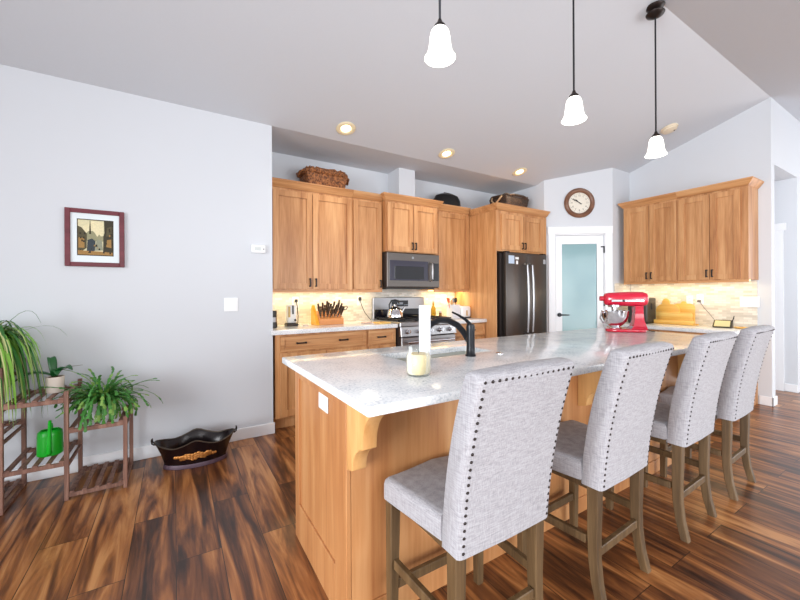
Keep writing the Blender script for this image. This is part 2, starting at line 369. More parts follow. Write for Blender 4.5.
# pantry door with frosted glass
def pbox(m, s0, s1, b0, b1, z0, z1, bev=0):
    m.hexa([pw(s0, b0, z0), pw(s1, b0, z0), pw(s1, b1, z0), pw(s0, b1, z0), pw(s0, b0, z1), pw(s1, b0, z1), pw(s1, b1, z1), pw(s0, b1, z1)], bev)
m = MB(); pbox(m, DO0 - .078, DO0 + .012, -.018, 0, 0, DTOP); pbox(m, DO1 - .012, DO1 + .082, -.018, 0, 0, DTOP)
pbox(m, DO0 - .088, DO1 + .09, -.026, 0, DTOP, 2.135, .003); pbox(m, DO0, DO0 + .02, 0, .1, 0, DTOP); pbox(m, DO1 - .02, DO1, 0, .1, 0, DTOP); pbox(m, DO0, DO1, 0, .1, DTOP - .015, DTOP)
struct('trim_3', m, M_trim)
d1 = MB(); a, b_ = DO0 + .024, DO1 - .024
pbox(d1, a, a + .085, .006, .044, .01, 2.015, .002); pbox(d1, b_ - .085, b_, .006, .044, .01, 2.015, .002)
pbox(d1, a + .085, b_ - .085, .006, .044, 1.90, 2.015); pbox(d1, a + .085, b_ - .085, .006, .044, .01, .24)
door1 = struct('door_1', d1, M_trim)
m = MB(); pbox(m, a + .083, b_ - .083, .02, .03, .238, 1.902); struct('glass_pane', m, M_frost, door1)
m = MB(); h0 = Vector(pw(a + .045, .006, .935)); out = -pn
m.cyl(h0, h0 + out * .012, .028); m.cyl(h0, h0 + out * .05, .011); m.tube([h0 + out * .05, h0 + out * .05 + pt * .03, h0 + out * .048 + pt * .115], [.011, .01, .007])
o = struct('door_handle', m, M_black, door1, 35); o['label'] = 'black lever handle'
m = MB()
for z in (1.82, 1.1, .25):
    hp = Vector(pw(b_ + .004, -.004, z)); m.cyl(hp - upv * .045, hp + upv * .045, .008, 10)
    hq = Vector(pw(b_ - .03, .002, z + .04)); 
    pbox(m, b_ - .035, b_ + .004, -.002, .006, z + .03, z + .045)
struct('hinge', m, M_black, door1, 35)
# hall door casing and door
m = MB(); m.box(HX - .02, HX, PY0, PY1, 0, 2.0); m.box(HX - .028, HX, PY0 - .025, PY1 + .92, 2.0, 2.09, .003); m.box(HX - .02, HX, PY1 + .80, PY1 + .895, 0, 2.0); struct('trim_4', m, M_trim)
m = MB(); m.box(HX - .008, HX - .001, PY1 + .001, PY1 + .799, .01, 1.999); d2 = struct('door_2', m, M_trim)

# ------------------------------------------------------------------ cabinets
def shaker(m, x0, x1, z0, z1, y=-.021, rail=.058, t=.021):
    m.box(x0, x0 + rail, y, y + t, z0, z1, .0015); m.box(x1 - rail, x1, y, y + t, z0, z1, .0015)
    m.box(x0 + rail, x1 - rail, y, y + t, z0, z0 + rail, .0015); m.box(x0 + rail, x1 - rail, y, y + t, z1 - rail, z1, .0015)
    m.box(x0 + rail, x1 - rail, y + .012, y + t, z0 + rail, z1 - rail)
def pull(m, x, y, z, vert=True, L=.085):
    """squared bar pull standing off the door"""
    h = L / 2
    if vert:
        m.box(x - .007, x + .007, y - .026, y - .017, z - h, z + h, .002)
        for s in (-1, 1): m.box(x - .009, x + .009, y - .02, y, z + s * (h - .006) - .007, z + s * (h - .006) + .007, .002)
    else:
        m.box(x - h, x + h, y - .026, y - .017, z - .007, z + .007, .002)
        for s in (-1, 1): m.box(x + s * (h - .006) - .007, x + s * (h - .006) + .007, y - .02, y, z - .009, z + .009, .002)
def cabinet(name, label, loc, rot, w, d, h, fronts, crown=None, toe=False, rail=0, cat='cabinet', z0=0.0, crown_h=.068, bodymat=None):
    t = thing(name, label, cat, loc, rot)
    m = MB()
    if toe:
        m.box(0, w, 0, d, .112, h); m.box(.0, w, .075, d, 0, .112)
    else: m.box(0, w, 0, d, z0, h)
    m.build('body', bodymat or M_cab, t, 0)
    for k, (kind, x0, x1, a, b, hx, hz, vert) in enumerate(fronts):
        m = MB(); shaker(m, x0, x1, a, b, rail=.058 if b - a > .3 else .036)
        f = m.build(kind, M_cab if kind == 'door' else M_cabx, t, 0)
        if hx is not None:
            for q in (hx if isinstance(hx, (list, tuple)) else [hx]):
                m = MB(); pull(m, q, -.021, hz, vert, .085 if vert else .095); hh = m.build('handle', M_bronze, f, 0); hh['label'] = 'dark bronze bar pull'
    if crown:
        l, r, dl, dr_ = crown; e = .05       # how far the moulding returns on each side, and how deep that return runs
        m = MB(); zb, zt = h - .006, h + crown_h - .014
        m.hexa([(0, -.012, zb), (w, -.012, zb), (w, d, zb), (0, d, zb), (0, -e, zt), (w, -e, zt), (w, d, zt), (0, d, zt)])
        m.box(-l, w + r, -e - .004, min(d, .02), zt, zt + .014); m.box(0, w, .02, d, zt, zt + .014)
        if l: m.hexa([(-.003, -.012, zb), (0, -.012, zb), (0, dl, zb), (-.003, dl, zb), (-l, -e, zt), (0, -e, zt), (0, dl, zt), (-l, dl, zt)]); m.box(-l, 0, .02, dl, zt, zt + .014)
        if r: m.hexa([(w, -.012, zb), (w + .003, -.012, zb), (w + .003, dr_, zb), (w, dr_, zb), (w, -e, zt), (w + r, -e, zt), (w + r, dr_, zt), (w, dr_, zt)]); m.box(w, w + r, .02, dr_, zt, zt + .014)
        m.build('crown_moulding', M_cabx, t, 0)
    if rail:
        m = MB(); m.box(0, w, 0, .018, z0 - rail if False else -rail, 0.0); m.build('light_rail', M_cabx, t, 0)
    return t
ZU = 1.279; HU = 2.292 - ZU
def dr(x0, x1, z0, z1, hx, hz): return ('door', x0, x1, z0, z1, hx, hz, True)
YU = 3.685; DU = YB - YU - .002
cabinet('upper_cabinet', 'two-door upper cabinet beside the white wall, under the brown basket', (.80, YU, ZU), 0, .853, DU, HU,
        [dr(.012, .404, .008, HU - .03, .375, .075), dr(.410, .842, .008, HU - .03, .437, .075)], (0, 0, 0, 0), rail=.024)
m = MB(); m.box(0, .052, 0, .02, 0, HU + .03); solo('filler_strip', m, M_cab, 'narrow wood filler strip between the white wall and the first upper cabinet', 'filler strip', (.746, YU, ZU))
cabinet('upper_cabinet', 'narrow single-door upper cabinet left of the microwave', (1.655, YU, ZU), 0, .370, DU, HU,
        [dr(.010, .358, .008, HU - .03, .335, .07)]  , (0, 0, 0, 0), rail=.024)
cabinet('upper_cabinet', 'short two-door upper cabinet above the microwave', (2.028, 3.605, 1.715), 0, .738, YB - 3.607, 2.298 - 1.715,
        [dr(.022, .366, .008, .555, .345, .075), dr(.372, .716, .008, .555, .393, .075)], (.05, .05, .0205, .0205))
cabinet('upper_cabinet', 'single-door upper cabinet between the microwave and the refrigerator', (2.769, YU, ZU), 0, .568, DU, HU,
        [dr(.05, .562, .008, HU - .03, None, 0)]  , (0, 0, 0, 0), rail=.024)
cabinet('refrigerator_cabinet', 'two-door cabinet over the refrigerator with its tall side panels', (3.352, 3.195, 0), 0, .93, YB - 3.197, 2.262,
        [dr(.075, .455, 1.775, 2.215, .432, 1.835), dr(.461, .845, 1.775, 2.215, .484, 1.835)], (.05, .028, .42, .04), z0=1.752)
fc = [o for o in C.objects if o.name.startswith('refrigerator_cabinet')][0]
for x in (-.012, .9305):
    m = MB(); m.box(x, x + .0115, 0, YB - 3.197, 0, 2.250); m.build('side_panel', M_cab, fc, 0)

# base run left of the range
ZC = .914
cabinet('base_cabinet', 'wide base cabinet with one long two-pull drawer beside the white wall', (.765, 3.395, 0), 0, .915, YB - 3.397, .872,
        [('drawer', .045, .905, .715, .855, [.232, .650], .786, False), dr(.045, .472, .125, .700, .445, .62), dr(.478, .905, .125, .700, .505, .62)], toe=True)
cabinet('base_cabinet', 'narrow base cabinet with one drawer left of the range', (1.682, 3.395, 0), 0, .345, YB - 3.397, .872,
        [('drawer', .012, .335, .715, .855, .160, .786, False), dr(.012, .335, .125, .700, .305, .62)], toe=True)
cabinet('base_cabinet', 'base cabinet with one drawer between the range and the refrigerator', (2.800, 3.395, 0), 0, .538, YB - 3.397, .872,
        [('drawer', .012, .528, .715, .855, .30, .786, False), dr(.012, .27, .125, .700, .24, .62), dr(.276, .528, .125, .700, .30, .62)], toe=True)
def slab(name, label, x0, x1, y0, y1, z0, z1):
    m = MB(); m.box(0, x1 - x0, 0, y1 - y0, 0, z1 - z0, .004, 2); return solo(name, m, M_quartz, label, 'countertop', (x0, y0, z0))
m = MB(); m.box(0, 1.286, .026, YB - .013 - 3.348, 0, .0415); m.box(-.022, 1.286, 0, .0256, 0, .0415, .003); solo('countertop', m, M_quartz, 'white quartz countertop under the knife block, left of the range', 'countertop', (XC + .001, 3.348, .8725))
slab('countertop', 'short white quartz countertop right of the range by the refrigerator panel', 2.800, 3.3385, 3.348, YB - .013, .8725, ZC)

# right wall run (local x runs toward the camera)
RZ = 1.368; RH = 2.372 - RZ; RXF = 5.178
cabinet('upper_cabinet', 'two-door upper cabinet on the right wall, half nearer the pantry door', (RXF, 2.640, RZ), -PI / 2, .625, RX - RXF - .002, RH,
        [dr(.035, .315, .01, RH - .03, .292, .08), dr(.321, .615, .01, RH - .03, .345, .08)], (.05, 0, .28, 0), rail=.024)
cabinet('upper_cabinet', 'two-door upper cabinet on the right wall, half nearer the hallway', (RXF, 2.014, RZ), -PI / 2, .640, RX - RXF - .002, RH,
        [dr(.012, .310, .01, RH - .03, .288, .08), dr(.316, .578, .01, RH - .03, .338, .08)], (0, .05, 0, .30), rail=.024)
ZCR = .836
cabinet('base_cabinet', 'base cabinet under the golden cutting boards on the right wall', (4.875, 2.700, 0), -PI / 2, .600, RX - 4.877, ZCR - .042,
        [('drawer', .02, .59, .65, .785, .30, .72, False), dr(.02, .30, .125, .635, .27, .55), dr(.306, .59, .125, .635, .335, .55)], toe=True)
cabinet('base_cabinet', 'base cabinet at the hallway end of the right wall', (4.875, 2.098, 0), -PI / 2, .714, RX - 4.877, ZCR - .042,
        [('drawer', .012, .69, .65, .785, .35, .72, False), dr(.012, .345, .125, .635, .315, .55), dr(.351, .69, .125, .635, .38, .55)], toe=True)
slab('countertop', 'white quartz countertop on the right wall under the golden boards', 4.845, RX - .013, 1.372, 2.702, ZCR - .0415, ZCR)

# under-cabinet light strips
def strip(label, x0, x1, y0, y1, z, watts):
    m = MB(); m.box(0, x1 - x0, 0, y1 - y0, 0, .012); o = solo('under_cabinet_light', m, M_led, label, 'light strip', (x0, y0, z - .0125))
    cx, cy = (x0 + x1) / 2, (y0 + y1) / 2
    area('strip_lamp', (cx, cy, z - .016), (cx, cy, 0), max(x1 - x0, .03), max(y1 - y0, .03), watts, (1.0, .78, .42))
strip('warm light strip under the left upper cabinets', .80, 2.0, 3.83, 3.86, ZU, 2.6)
strip('warm light strip under the cabinet by the refrigerator', 2.80, 3.33, 3.83, 3.86, ZU, 2.2)
strip('warm light strip under the right wall cabinets', 5.30, 5.33, 1.40, 2.62, RZ, 2.6)

# ------------------------------------------------------------------ microwave, range, refrigerator
t = thing('microwave', 'slate over-the-range microwave under the short cabinet', 'microwave', (2.030, 3.60, 1.302))
W, H = .734, .405
m = MB(); m.box(0, W, 0, .385, 0, H - .002, .003); m.build('body', M_slatedk, t, 0)
m = MB(); m.box(0, W, -.025, -.001, .012, H - .004, .004); dor = m.build('door', M_slate, t, 0)
m = MB(); m.box(.03, .565, -.029, -.0255, .085, .315, .002); m.build('window', plain('microwave_glass', (52, 50, 66), .15), dor, 0)
m = MB(); m.box(.095, .50, -.032, -.0295, .10, .25, .002); m.build('screen', M_dglass, dor, 0)
m = MB(); m.box(.635, W - .008, -.029, -.0255, .085, .30, .002); m.build('control_panel', M_dglass, t, 0)
m = MB(); m.tube([(.60, -.03, .30), (.60, -.062, .285), (.60, -.068, .20), (.60, -.062, .105), (.60, -.03, .085)], .012, 10); m.build('handle', M_steel, dor)
m = MB(); m.cyl((.345, -.0255, .352), (.345, -.029, .352), .014, 20); o = m.build('badge', M_steel, dor); o['label'] = 'round silver badge'
m = MB(); m.box(.03, W - .03, .05, .3, -.012, -.0005); m.build('vent_grille', M_blackpl, t, 0)

t = thing('range', 'stainless gas range with black grates between the base cabinets', 'range', (2.036, 3.335, 0))
W = .756; D = .635
m = MB(); m.box(0, W, .0, D, .02, .88); m.build('body', M_slatedk, t, 0)
m = MB(); m.box(0, W, -.022, D - .04, .881, .928, .006); m.build('cooktop', M_steel, t, 0)
m = MB(); m.hexa([(0, -.045, .775), (W, -.045, .775), (W, -.001, .775), (0, -.001, .775), (0, -.03, .88), (W, -.03, .88), (W, -.001, .88), (0, -.001, .88)], .004); cp = m.build('control_panel', M_steel, t, 0)
for i in range(5):
    x = .085 + i * .146
    m = MB(); m.cyl((x, -.04, .828), (x, -.052, .83), .026, 20); m.cyl((x, -.05, .829), (x, -.085, .833), .02, 20); m.box(x - .004, x + .004, -.09, -.084, .815, .85); m.build('knob', M_chrome, cp)
m = MB(); m.box(.01, W - .01, -.035, -.001, .20, .765, .004); od = m.build('oven_door', M_steel, t, 0)
m = MB(); m.box(.09, W - .09, -.038, -.0355, .30, .64, .002); m.build('window', M_dglass, od, 0)
m = MB(); m.cyl((.06, -.075, .715), (W - .06, -.075, .715), .014, 14)
for x in (.09, W - .09): m.cyl((x, -.035, .715), (x, -.075, .715), .01, 10)
m.build('handle', M_chrome, od)
m = MB(); m.box(.01, W - .01, -.03, -.001, .03, .19, .004); m.build('drawer', M_steel, t, 0)
for gi in range(3):
    m = MB(); x0 = .02 + gi * .24; x1 = x0 + .235; y0, y1 = .03, .55; z = .958
    for y in (y0, (y0 + y1) / 2, y1): m.box(x0, x1, y - .007, y + .007, z - .012, z, .002)
    for x in (x0 + .007, (x0 + x1) / 2, x1 - .007): m.box(x - .007, x + .007, y0, y1, z - .012, z, .002)
    for x in (x0 + .007, x1 - .007):
        for y in (y0 + .02, y1 - .02): m.box(x - .007, x + .007, y - .007, y + .007, .929, z - .01)
    for y in (.16, .42): m.cyl(((x0 + x1) / 2, y, .929), ((x0 + x1) / 2, y, .942), .04, 20)
    m.build('grate', M_black, t)
m = MB(); m.box(0.0, W, D - .035, D, .881, 1.19, .006); bg = m.build('backguard', M_steel, t, 0)
m = MB(); m.box(.02, W - .02, D - .0395, D - .0355, .94, 1.045, .002); m.build('lower_panel', M_dglass, bg, 0)
m = MB(); m.box(.255, .50, D - .0395, D - .0355, 1.075, 1.15, .002); dp = m.build('display', M_dglass, bg, 0)
m = MB(); m.box(.34, .42, D - .041, D - .0397, 1.10, 1.125)
for i in range(5): m.box(.27 + i * .012, .277 + i * .012, D - .041, D - .0397, 1.09, 1.10); m.box(.435 + i * .012, .442 + i * .012, D - .041, D - .0397, 1.09, 1.10)
m.build('key_marks', plain('pale_marks', (150, 160, 176), .5), dp, 0)

t = thing('refrigerator', 'slate french-door refrigerator in the wood surround', 'refrigerator', (3.440, 3.14, 0))
W = .776
m = MB(); m.box(-.034, W + .034, .06, .82, .02, 1.735); m.build('body', M_slatedk, t, 0)
for k, (x0, x1) in enumerate(((.003, .3865), (.3895, W - .003))):
    m = MB(); m.box(x0, x1, -.01, .055, .62, 1.735, .008, 2); f = m.build('door', M_slate, t)
    hx = .330 if k == 0 else .424
    m = MB(); m.tube([(hx, -.012, 1.60), (hx, -.06, 1.585), (hx, -.072, 1.40), (hx, -.078, 1.16), (hx, -.072, .93), (hx, -.06, .745), (hx, -.012, .73)], [.013, .014, .0155, .016, .0155, .014, .013], 10); m.build('handle', M_steel, f)
    m = MB(); m.box((x0 + .01) if k == 0 else x1 - .07, (x0 + .07) if k == 0 else x1 - .01, -.005, .05, 1.7355, 1.752); m.build('hinge_cover', M_blackpl, f, 0)
m = MB(); m.box(.003, W - .003, -.01, .055, .05, .61, .008, 2); fd = m.build('freezer_drawer', M_slate, t)
m = MB(); m.tube([(.10, -.012, .54), (.11, -.06, .54), (W / 2, -.07, .54), (W - .11, -.06, .54), (W - .10, -.012, .54)], .014, 10); m.build('handle', M_steel, fd)
for (x0, x1, z0, z1, lab, mat) in ((.045, .145, 1.60, 1.70, 'pale blue square magnet at the top of the left refrigerator door', plain('pale_blue_card', (190, 206, 226), .6)),
                                   (.165, .225, 1.655, 1.685, 'small white label magnet right of the pale blue magnet', M_white),
                                   (.178, .212, 1.595, 1.64, 'small white square magnet under the white label magnet', M_white),
                                   (.70, .745, 1.615, 1.675, 'small gray magnet at the top of the right refrigerator door', plain('gray_magnet', (170, 172, 178), .5))):
    m = MB(); m.box(0, x1 - x0, 0, .0035, 0, z1 - z0); solo('refrigerator_magnet', m, mat, lab, 'magnet', (3.440 + x0, 3.14 - .0145, z0), smooth=0)

# ------------------------------------------------------------------ island
IX0, IX1, IY0, IY1 = .467, 3.386, .937, 1.924
BX0, BX1, BY0, BY1 = .525, 3.325, 1.234, 1.892
t = thing('kitchen_island', 'long honey wood kitchen island with corbels under the overhang', 'island', (BX0, BY0, 0))
w_, d_ = BX1 - BX0, BY1 - BY0; H = .8805
m = MB(); m.box(.02, w_ - .02, 0, .018, 0, H); m.box(.022, w_ - .022, -.008, -.0005, 0, .085, .002)
m.build('back_panel', M_isl, t, 0)
for x in (1.0, 1.93):
    m = MB(); m.box(x - .035, x + .035, -.007, -.0005, .086, H); m.build('batten', M_isl, t, 0)
m = MB()       # end panel facing the dining side: frame and inset
m.box(0, .019, 0, .115, 0, H, .002); m.box(0, .019, d_ - .062, d_, 0, H, .002); m.box(0, .019, .115, d_ - .062, 0, .185, .002); m.box(0, .019, .115, d_ - .062, H - .065, H, .002); m.box(.009, .019, .115, d_ - .062, .185, H - .065)
m.build('end_panel', M_isl, t, 0)
m = MB(); m.box(w_ - .019, w_, 0, d_, 0, H, .002); m.build('end_panel', M_isl, t, 0)
m = MB(); m.box(.02, w_ - .02, d_ - .022, d_ - .001, .10, H); m.box(.02, w_ - .02, d_ - .09, d_ - .07, 0, .10); m.build('front_panel', M_cab, t, 0)
for i in range(5):
    m = MB(); x0 = .04 + i * .546; m.xf = Matrix.Translation((2 * x0 + .53, d_, 0)) @ Matrix.Rotation(PI, 4, 'Z') @ Matrix.Translation((0, 0, 0))
    m.xf = Matrix.Translation((x0 + .53, d_ + .0, 0)) @ Matrix.Rotation(PI, 4, 'Z'); shaker(m, 0, .525, .115, .86); m.build('door', M_cab, t, 0)
def corbel(x):
    # ogee bracket under the overhang; outline in (y, z), y runs toward the seats
    P = [(0, .880), (-.215, .880), (-.215, .856)]
    for i in range(7):
        a = i / 6 * PI / 2; P.append((-.200 + .070 * math.sin(a) - .0, .848 - .08 * (1 - math.cos(a)) - .02 * 0 - .045 * i / 6))
    P += [(-.130, .715), (-.105, .708)]
    for i in range(7):
        a = i / 6 * PI / 2; P.append((-.100 + .05 * math.sin(a), .70 - .055 * (1 - math.cos(a)) - .03 * i / 6))
    P += [(-.045, .612), (0, .600)]
    m = MB(); m.prism(P, x - .028, x + .028, 'x', .003); m.build('corbel', M_corb, t, 30)
for x in (.030, 1.43, 2.66): corbel(x)
# counter with a sink cutout
SX0, SX1, SY0, SY1 = .93, 1.52, 1.475, 1.715
t = bmesh.new()
xs, ys = [IX0, SX0, SX1, IX1], [IY0, SY0, SY1, IY1]; zt, zb = ZC, ZC - .032
V = {(i, j, k): t.verts.new((xs[i] - IX0, ys[j] - IY0, z - zb)) for i in range(4) for j in range(4) for k, z in ((0, zb), (1, zt))}
for i in range(3):
    for j in range(3):
        if (i, j) != (1, 1):
            t.faces.new((V[i, j, 1], V[i + 1, j, 1], V[i + 1, j + 1, 1], V[i, j + 1, 1])); t.faces.new((V[i, j, 0], V[i, j + 1, 0], V[i + 1, j + 1, 0], V[i + 1, j, 0]))
for i in range(3):
    t.faces.new((V[i, 0, 0], V[i + 1, 0, 0], V[i + 1, 0, 1], V[i, 0, 1])); t.faces.new((V[i, 3, 0], V[i, 3, 1], V[i + 1, 3, 1], V[i + 1, 3, 0]))
    t.faces.new((V[0, i, 0], V[0, i, 1], V[0, i + 1, 1], V[0, i + 1, 0])); t.faces.new((V[3, i, 0], V[3, i + 1, 0], V[3, i + 1, 1], V[3, i, 1]))
t.faces.new((V[1, 1, 0], V[1, 1, 1], V[2, 1, 1], V[2, 1, 0])); t.faces.new((V[1, 2, 0], V[2, 2, 0], V[2, 2, 1], V[1, 2, 1]))
t.faces.new((V[1, 1, 0], V[1, 2, 0], V[1, 2, 1], V[1, 1, 1])); t.faces.new((V[2, 1, 0], V[2, 1, 1], V[2, 2, 1], V[2, 2, 0]))
bmesh.ops.recalc_face_normals(t, faces=list(t.faces))
LX, LY = IX1 - IX0, IY1 - IY0
def outer(v): return min(v.co.x, LX - v.co.x) < 1e-5 or min(v.co.y, LY - v.co.y) < 1e-5
def corner(v): return min(v.co.x, LX - v.co.x) < 1e-5 and min(v.co.y, LY - v.co.y) < 1e-5
es = [e for e in t.edges if all(outer(v) for v in e.verts) and (len([f for f in e.link_faces if abs(f.normal.z) > .5]) == 1 or all(corner(v) for v in e.verts) and abs(e.verts[0].co.z - e.verts[1].co.z) > .01)]
bmesh.ops.bevel(t, geom=es, offset=.006, segments=2, profile=.5, affect='EDGES', clamp_overlap=True)
m = MB(); m.merge(t); solo('island_countertop', m, M_quartz, 'long white speckled quartz island countertop with sink cutout', 'countertop', (IX0, IY0, zb + .0002))
m = MB(); th = .004; z0, z1 = .70, ZC - .034
m.box(SX0 - .008, SX0 - .002, SY0 - .008, SY1 + .008, z0, z1); m.box(SX1 + .002, SX1 + .008, SY0 - .008, SY1 + .008, z0, z1)
m.box(SX0 - .002, SX1 + .002, SY0 - .008, SY0 - .002, z0, z1); m.box(SX0 - .002, SX1 + .002, SY1 + .002, SY1 + .008, z0, z1); m.box(SX0 - .002, SX1 + .002, SY0 - .002, SY1 + .002, z0, z0 + th)
m.cyl(((SX0 + SX1) / 2, (SY0 + SY1) / 2, z0 + th), ((SX0 + SX1) / 2, (SY0 + SY1) / 2, z0 + th + .004), .045)
o = solo('sink', m, plain('pale_sink', (206, 208, 200), .3, .2), 'undermount sink set into the island countertop beside the black faucet', 'sink')
# outlet on the island end panel
def outlet(name, label, loc, rot, w=.075, h=.118, kind='outlet', cat='outlet', t_=.006):
    """plate lies in local xz, front toward local -y"""
    t = thing(name, label, cat, loc, rot)
    m = MB(); m.box(-w / 2, w / 2, -t_, 0, -h / 2, h / 2, .002); m.build('plate', M_white, t, 0)
    n = max(1, int(round(w / .06)))
    for i in range(n):
        x = (i - (n - 1) / 2) * .046
        if kind == 'outlet':
            for z in (-.022, .022):
                m = MB(); m.box(x - .014, x + .014, -t_ - .0015, -t_ + .0002, z - .014, z + .014, .0006); sk = m.build('socket', M_white, t, 0)
                m = MB(); m.box(x - .007, x - .005, -t_ - .002, -t_ - .0014, z - .005, z + .006); m.box(x + .005, x + .007, -t_ - .002, -t_ - .0014, z - .005, z + .006); m.build('slots', M_blackpl, sk, 0)
        elif kind == 'switch':
            m = MB(); m.box(x - .015, x + .015, -t_ - .004, -t_ + .0002, -.031, .031, .001); m.build('rocker', M_white, t, 0)
    return t
outlet('cover_plate', 'white cover plate on the end panel of the island', (BX0 - .0005 + .0085, 1.482, .785), -PI / 2, w=.105, h=.074, kind='blank', cat='cover plate')

# faucet
t = thing('faucet', 'matte black pull-out faucet on the island behind the sink', 'faucet', (1.296, 1.418, ZC + .0005))
m = MB(); m.lathe([(0, 0), (.027, 0), (.027, .006), (.0225, .012), (.021, .05), (.021, .13), (.0225, .15), (.0195, .163), (0, .168)], seg=24); m.build('body', M_black, t)
m = MB(); sp = [(0, .012, .075), (0, .05, .115), (0, .10, .150), (-.004, .17, .172), (-.01, .24, .172), (-.016, .30, .152), (-.02, .335, .128)]
m.tube(sp, [.016, .0165, .0165, .017, .0175, .0185, .018], 14); m.build('spout', M_black, t)
m = MB(); m.tube([(0, 0, .160), (-.005, .03, .185), (-.012, .085, .208), (-.016, .125, .220)], [.010, .008, .006, .0055], 10); m.build('lever', M_black, t)
# small disc next to the faucet
m = MB(); m.lathe([(0, 0), (.02, 0), (.02, .004), (.008, .008), (0, .008)], seg=20); solo('air_switch_button', m, M_chrome, 'small round metal button on the countertop right of the faucet', 'button', (1.47, 1.385, ZC + .0005))

# jar candle, lid, pillar candle
t = thing('jar_candle', 'cream candle in a clear glass jar on the island', 'candle', (.822, 1.200, ZC + .0005)); KJ = 1.18
m = MB(); m.lathe([(0, 0), (.035, 0), (.040, .004), (.0415, .012), (.0415, .066), (.037, .076), (.034, .084), (.0345, .096), (.0325, .096), (.032, .084), (.0352, .074), (.0392, .064), (.0392, .012), (.036, .006), (0, .006)], seg=32); m.bm.transform(Matrix.Scale(KJ, 4)); m.build('jar', M_glass, t)
m = MB(); m.lathe([(0, .0065), (.0355, .0065), (.0385, .013), (.0388, .063), (.035, .0725), (0, .0725)], seg=32); m.bm.transform(Matrix.Scale(KJ, 4)); m.build('wax', plain('cream_wax', (240, 218, 172), .5), t)
m = MB(); m.cyl((0, 0, .0727), (0, 0, .082), .0012, 6); m.bm.transform(Matrix.Scale(KJ, 4)); m.build('wick', M_blackpl, t)
m = MB(); m.lathe([(0, 0), (.05, 0), (.052, .003), (.052, .012), (.049, .016), (0, .016)], seg=32); solo('jar_lid', m, wood('lid_wood', [(0.3, (150, 120, 92)), (0.6, (182, 152, 120)), (0.8, (204, 178, 146))], 'x'), 'round brown wooden candle lid lying on the island behind the jar candle', 'jar_lid', (.960, 1.400, ZC + .0005))  # wooden lid of the jar candle, laid flat
m = MB(); m.lathe([(0, 0), (.027, 0), (.0285, .002), (.0285, .262), (.026, .265), (0, .264)], seg=28); solo('pillar_candle', m, plain('white_wax', (240, 243, 250), .55, noise=.01), 'tall plain white pillar candle standing behind the jar candle', 'candle', (1.045, 1.435 + .035, ZC + .0005))

# ------------------------------------------------------------------ stand mixer
t = thing('stand_mixer', 'cherry red stand mixer with steel bowl on the far end of the island', 'mixer', (3.168, 1.606, ZC + .0005), math.atan2(-.237, .205)); t.scale = (.94, .94, .94)
m = MB()    # base plate and column
P = [(-.165 + .0, 0)]
out = []
for k in range(24):
    a = 2 * PI * k / 24; x = .155 * math.cos(a); y = .098 * math.sin(a)
    out.append((max(-.155, min(.155, x * 1.1)), max(-.09, min(.09, y * 1.15)) * (1 if x < 0.03 else .9)))
m.prism(out, 0, .026, 'z', .006)
prof = [(.155, .02, .085), (.150, .05, .062), (.135, .10, .050), (.130, .16, .048), (.128, .20, .050), (.128, .225, .052)]
for (xa, za, wa), (xb, zb_, wb) in zip(prof, prof[1:]):
    fa, fb = .155 - (.155 - .04) * (1 if za > .04 else .8), .04
    ff = lambda z: .035 + .03 * min(1, z / .12) if z > .03 else .02
    m.hexa([(ff(za), -wa, za), (xa, -wa * .8, za), (xa, wa * .8, za), (ff(za), wa, za), (ff(zb_), -wb, zb_), (xb, -wb * .8, zb_), (xb, wb * .8, zb_), (ff(zb_), wb, zb_)])
m.build('base', M_red, t, 50)
m = MB()    # motor head: capsule along x
secs = [(-.168, .030, .036), (-.160, .046, .05), (-.13, .058, .058), (-.04, .064, .062), (.06, .066, .064), (.13, .062, .062), (.16, .048, .052), (.172, .025, .03)]
tb = bmesh.new(); rings = []
for x, wy, hz in secs:
    rings.append([tb.verts.new((x, wy * math.copysign(abs(math.cos(a)) ** .75, math.cos(a)), .285 + hz * math.copysign(abs(math.sin(a)) ** .8, math.sin(a)))) for a in [2 * PI * k / 20 for k in range(20)]])
for a_, b2 in zip(rings, rings[1:]):
    for k in range(20): tb.faces.new((a_[k], a_[(k + 1) % 20], b2[(k + 1) % 20], b2[k]))
tb.faces.new(rings[0]); tb.faces.new(rings[-1][::-1]); bmesh.ops.recalc_face_normals(tb, faces=list(tb.faces)); m.merge(tb)
hd = m.build('motor_head', M_red, t, 60)
m = MB()
for s in (-1, 1): m.box(-.12, .125, s * .066 - .003, s * .066 + .003, .262, .281, .002)
m.build('trim_band', M_chrome, hd, 0)
m = MB(); m.cyl((-.166, 0, .29), (-.20, 0, .29), .022, 18); m.build('hub', M_red, hd)
m = MB(); m.cyl((-.03, -.066, .271), (-.03, -.085, .271), .009, 12); m.build('speed_knob', M_blackpl, hd)
m = MB(); m.lathe([(0, 0), (.05, 0), (.052, .008), (.042, .018), (.06, .03), (.09, .065), (.104, .11), (.108, .155), (.111, .157), (.106, .155), (.10, .11), (.085, .065), (.05, .03), (0, .026)], (-.08, 0, .0265), 32); bw = m.build('bowl', M_chrome, t)
m = MB(); m.tube([(-.165, -.05, .17), (-.20, -.065, .165), (-.21, -.065, .12), (-.19, -.055, .08), (-.165, -.045, .085)], .007, 8); m.build('bowl_handle', M_chrome, bw)
m = MB(); m.cyl((-.085, 0, .155), (-.085, 0, .228), .022, 16); m.cyl((-.085, 0, .215), (-.085, 0, .235), .05, 24); m.build('beater_shaft', M_steel, t)
m = MB(); m.tube([(.165, .02, .03), (.20, .03, .008), (.215, .0, .006), (.21, -.03, .006)], .004, 6); m.build('cord', M_blackpl, t)

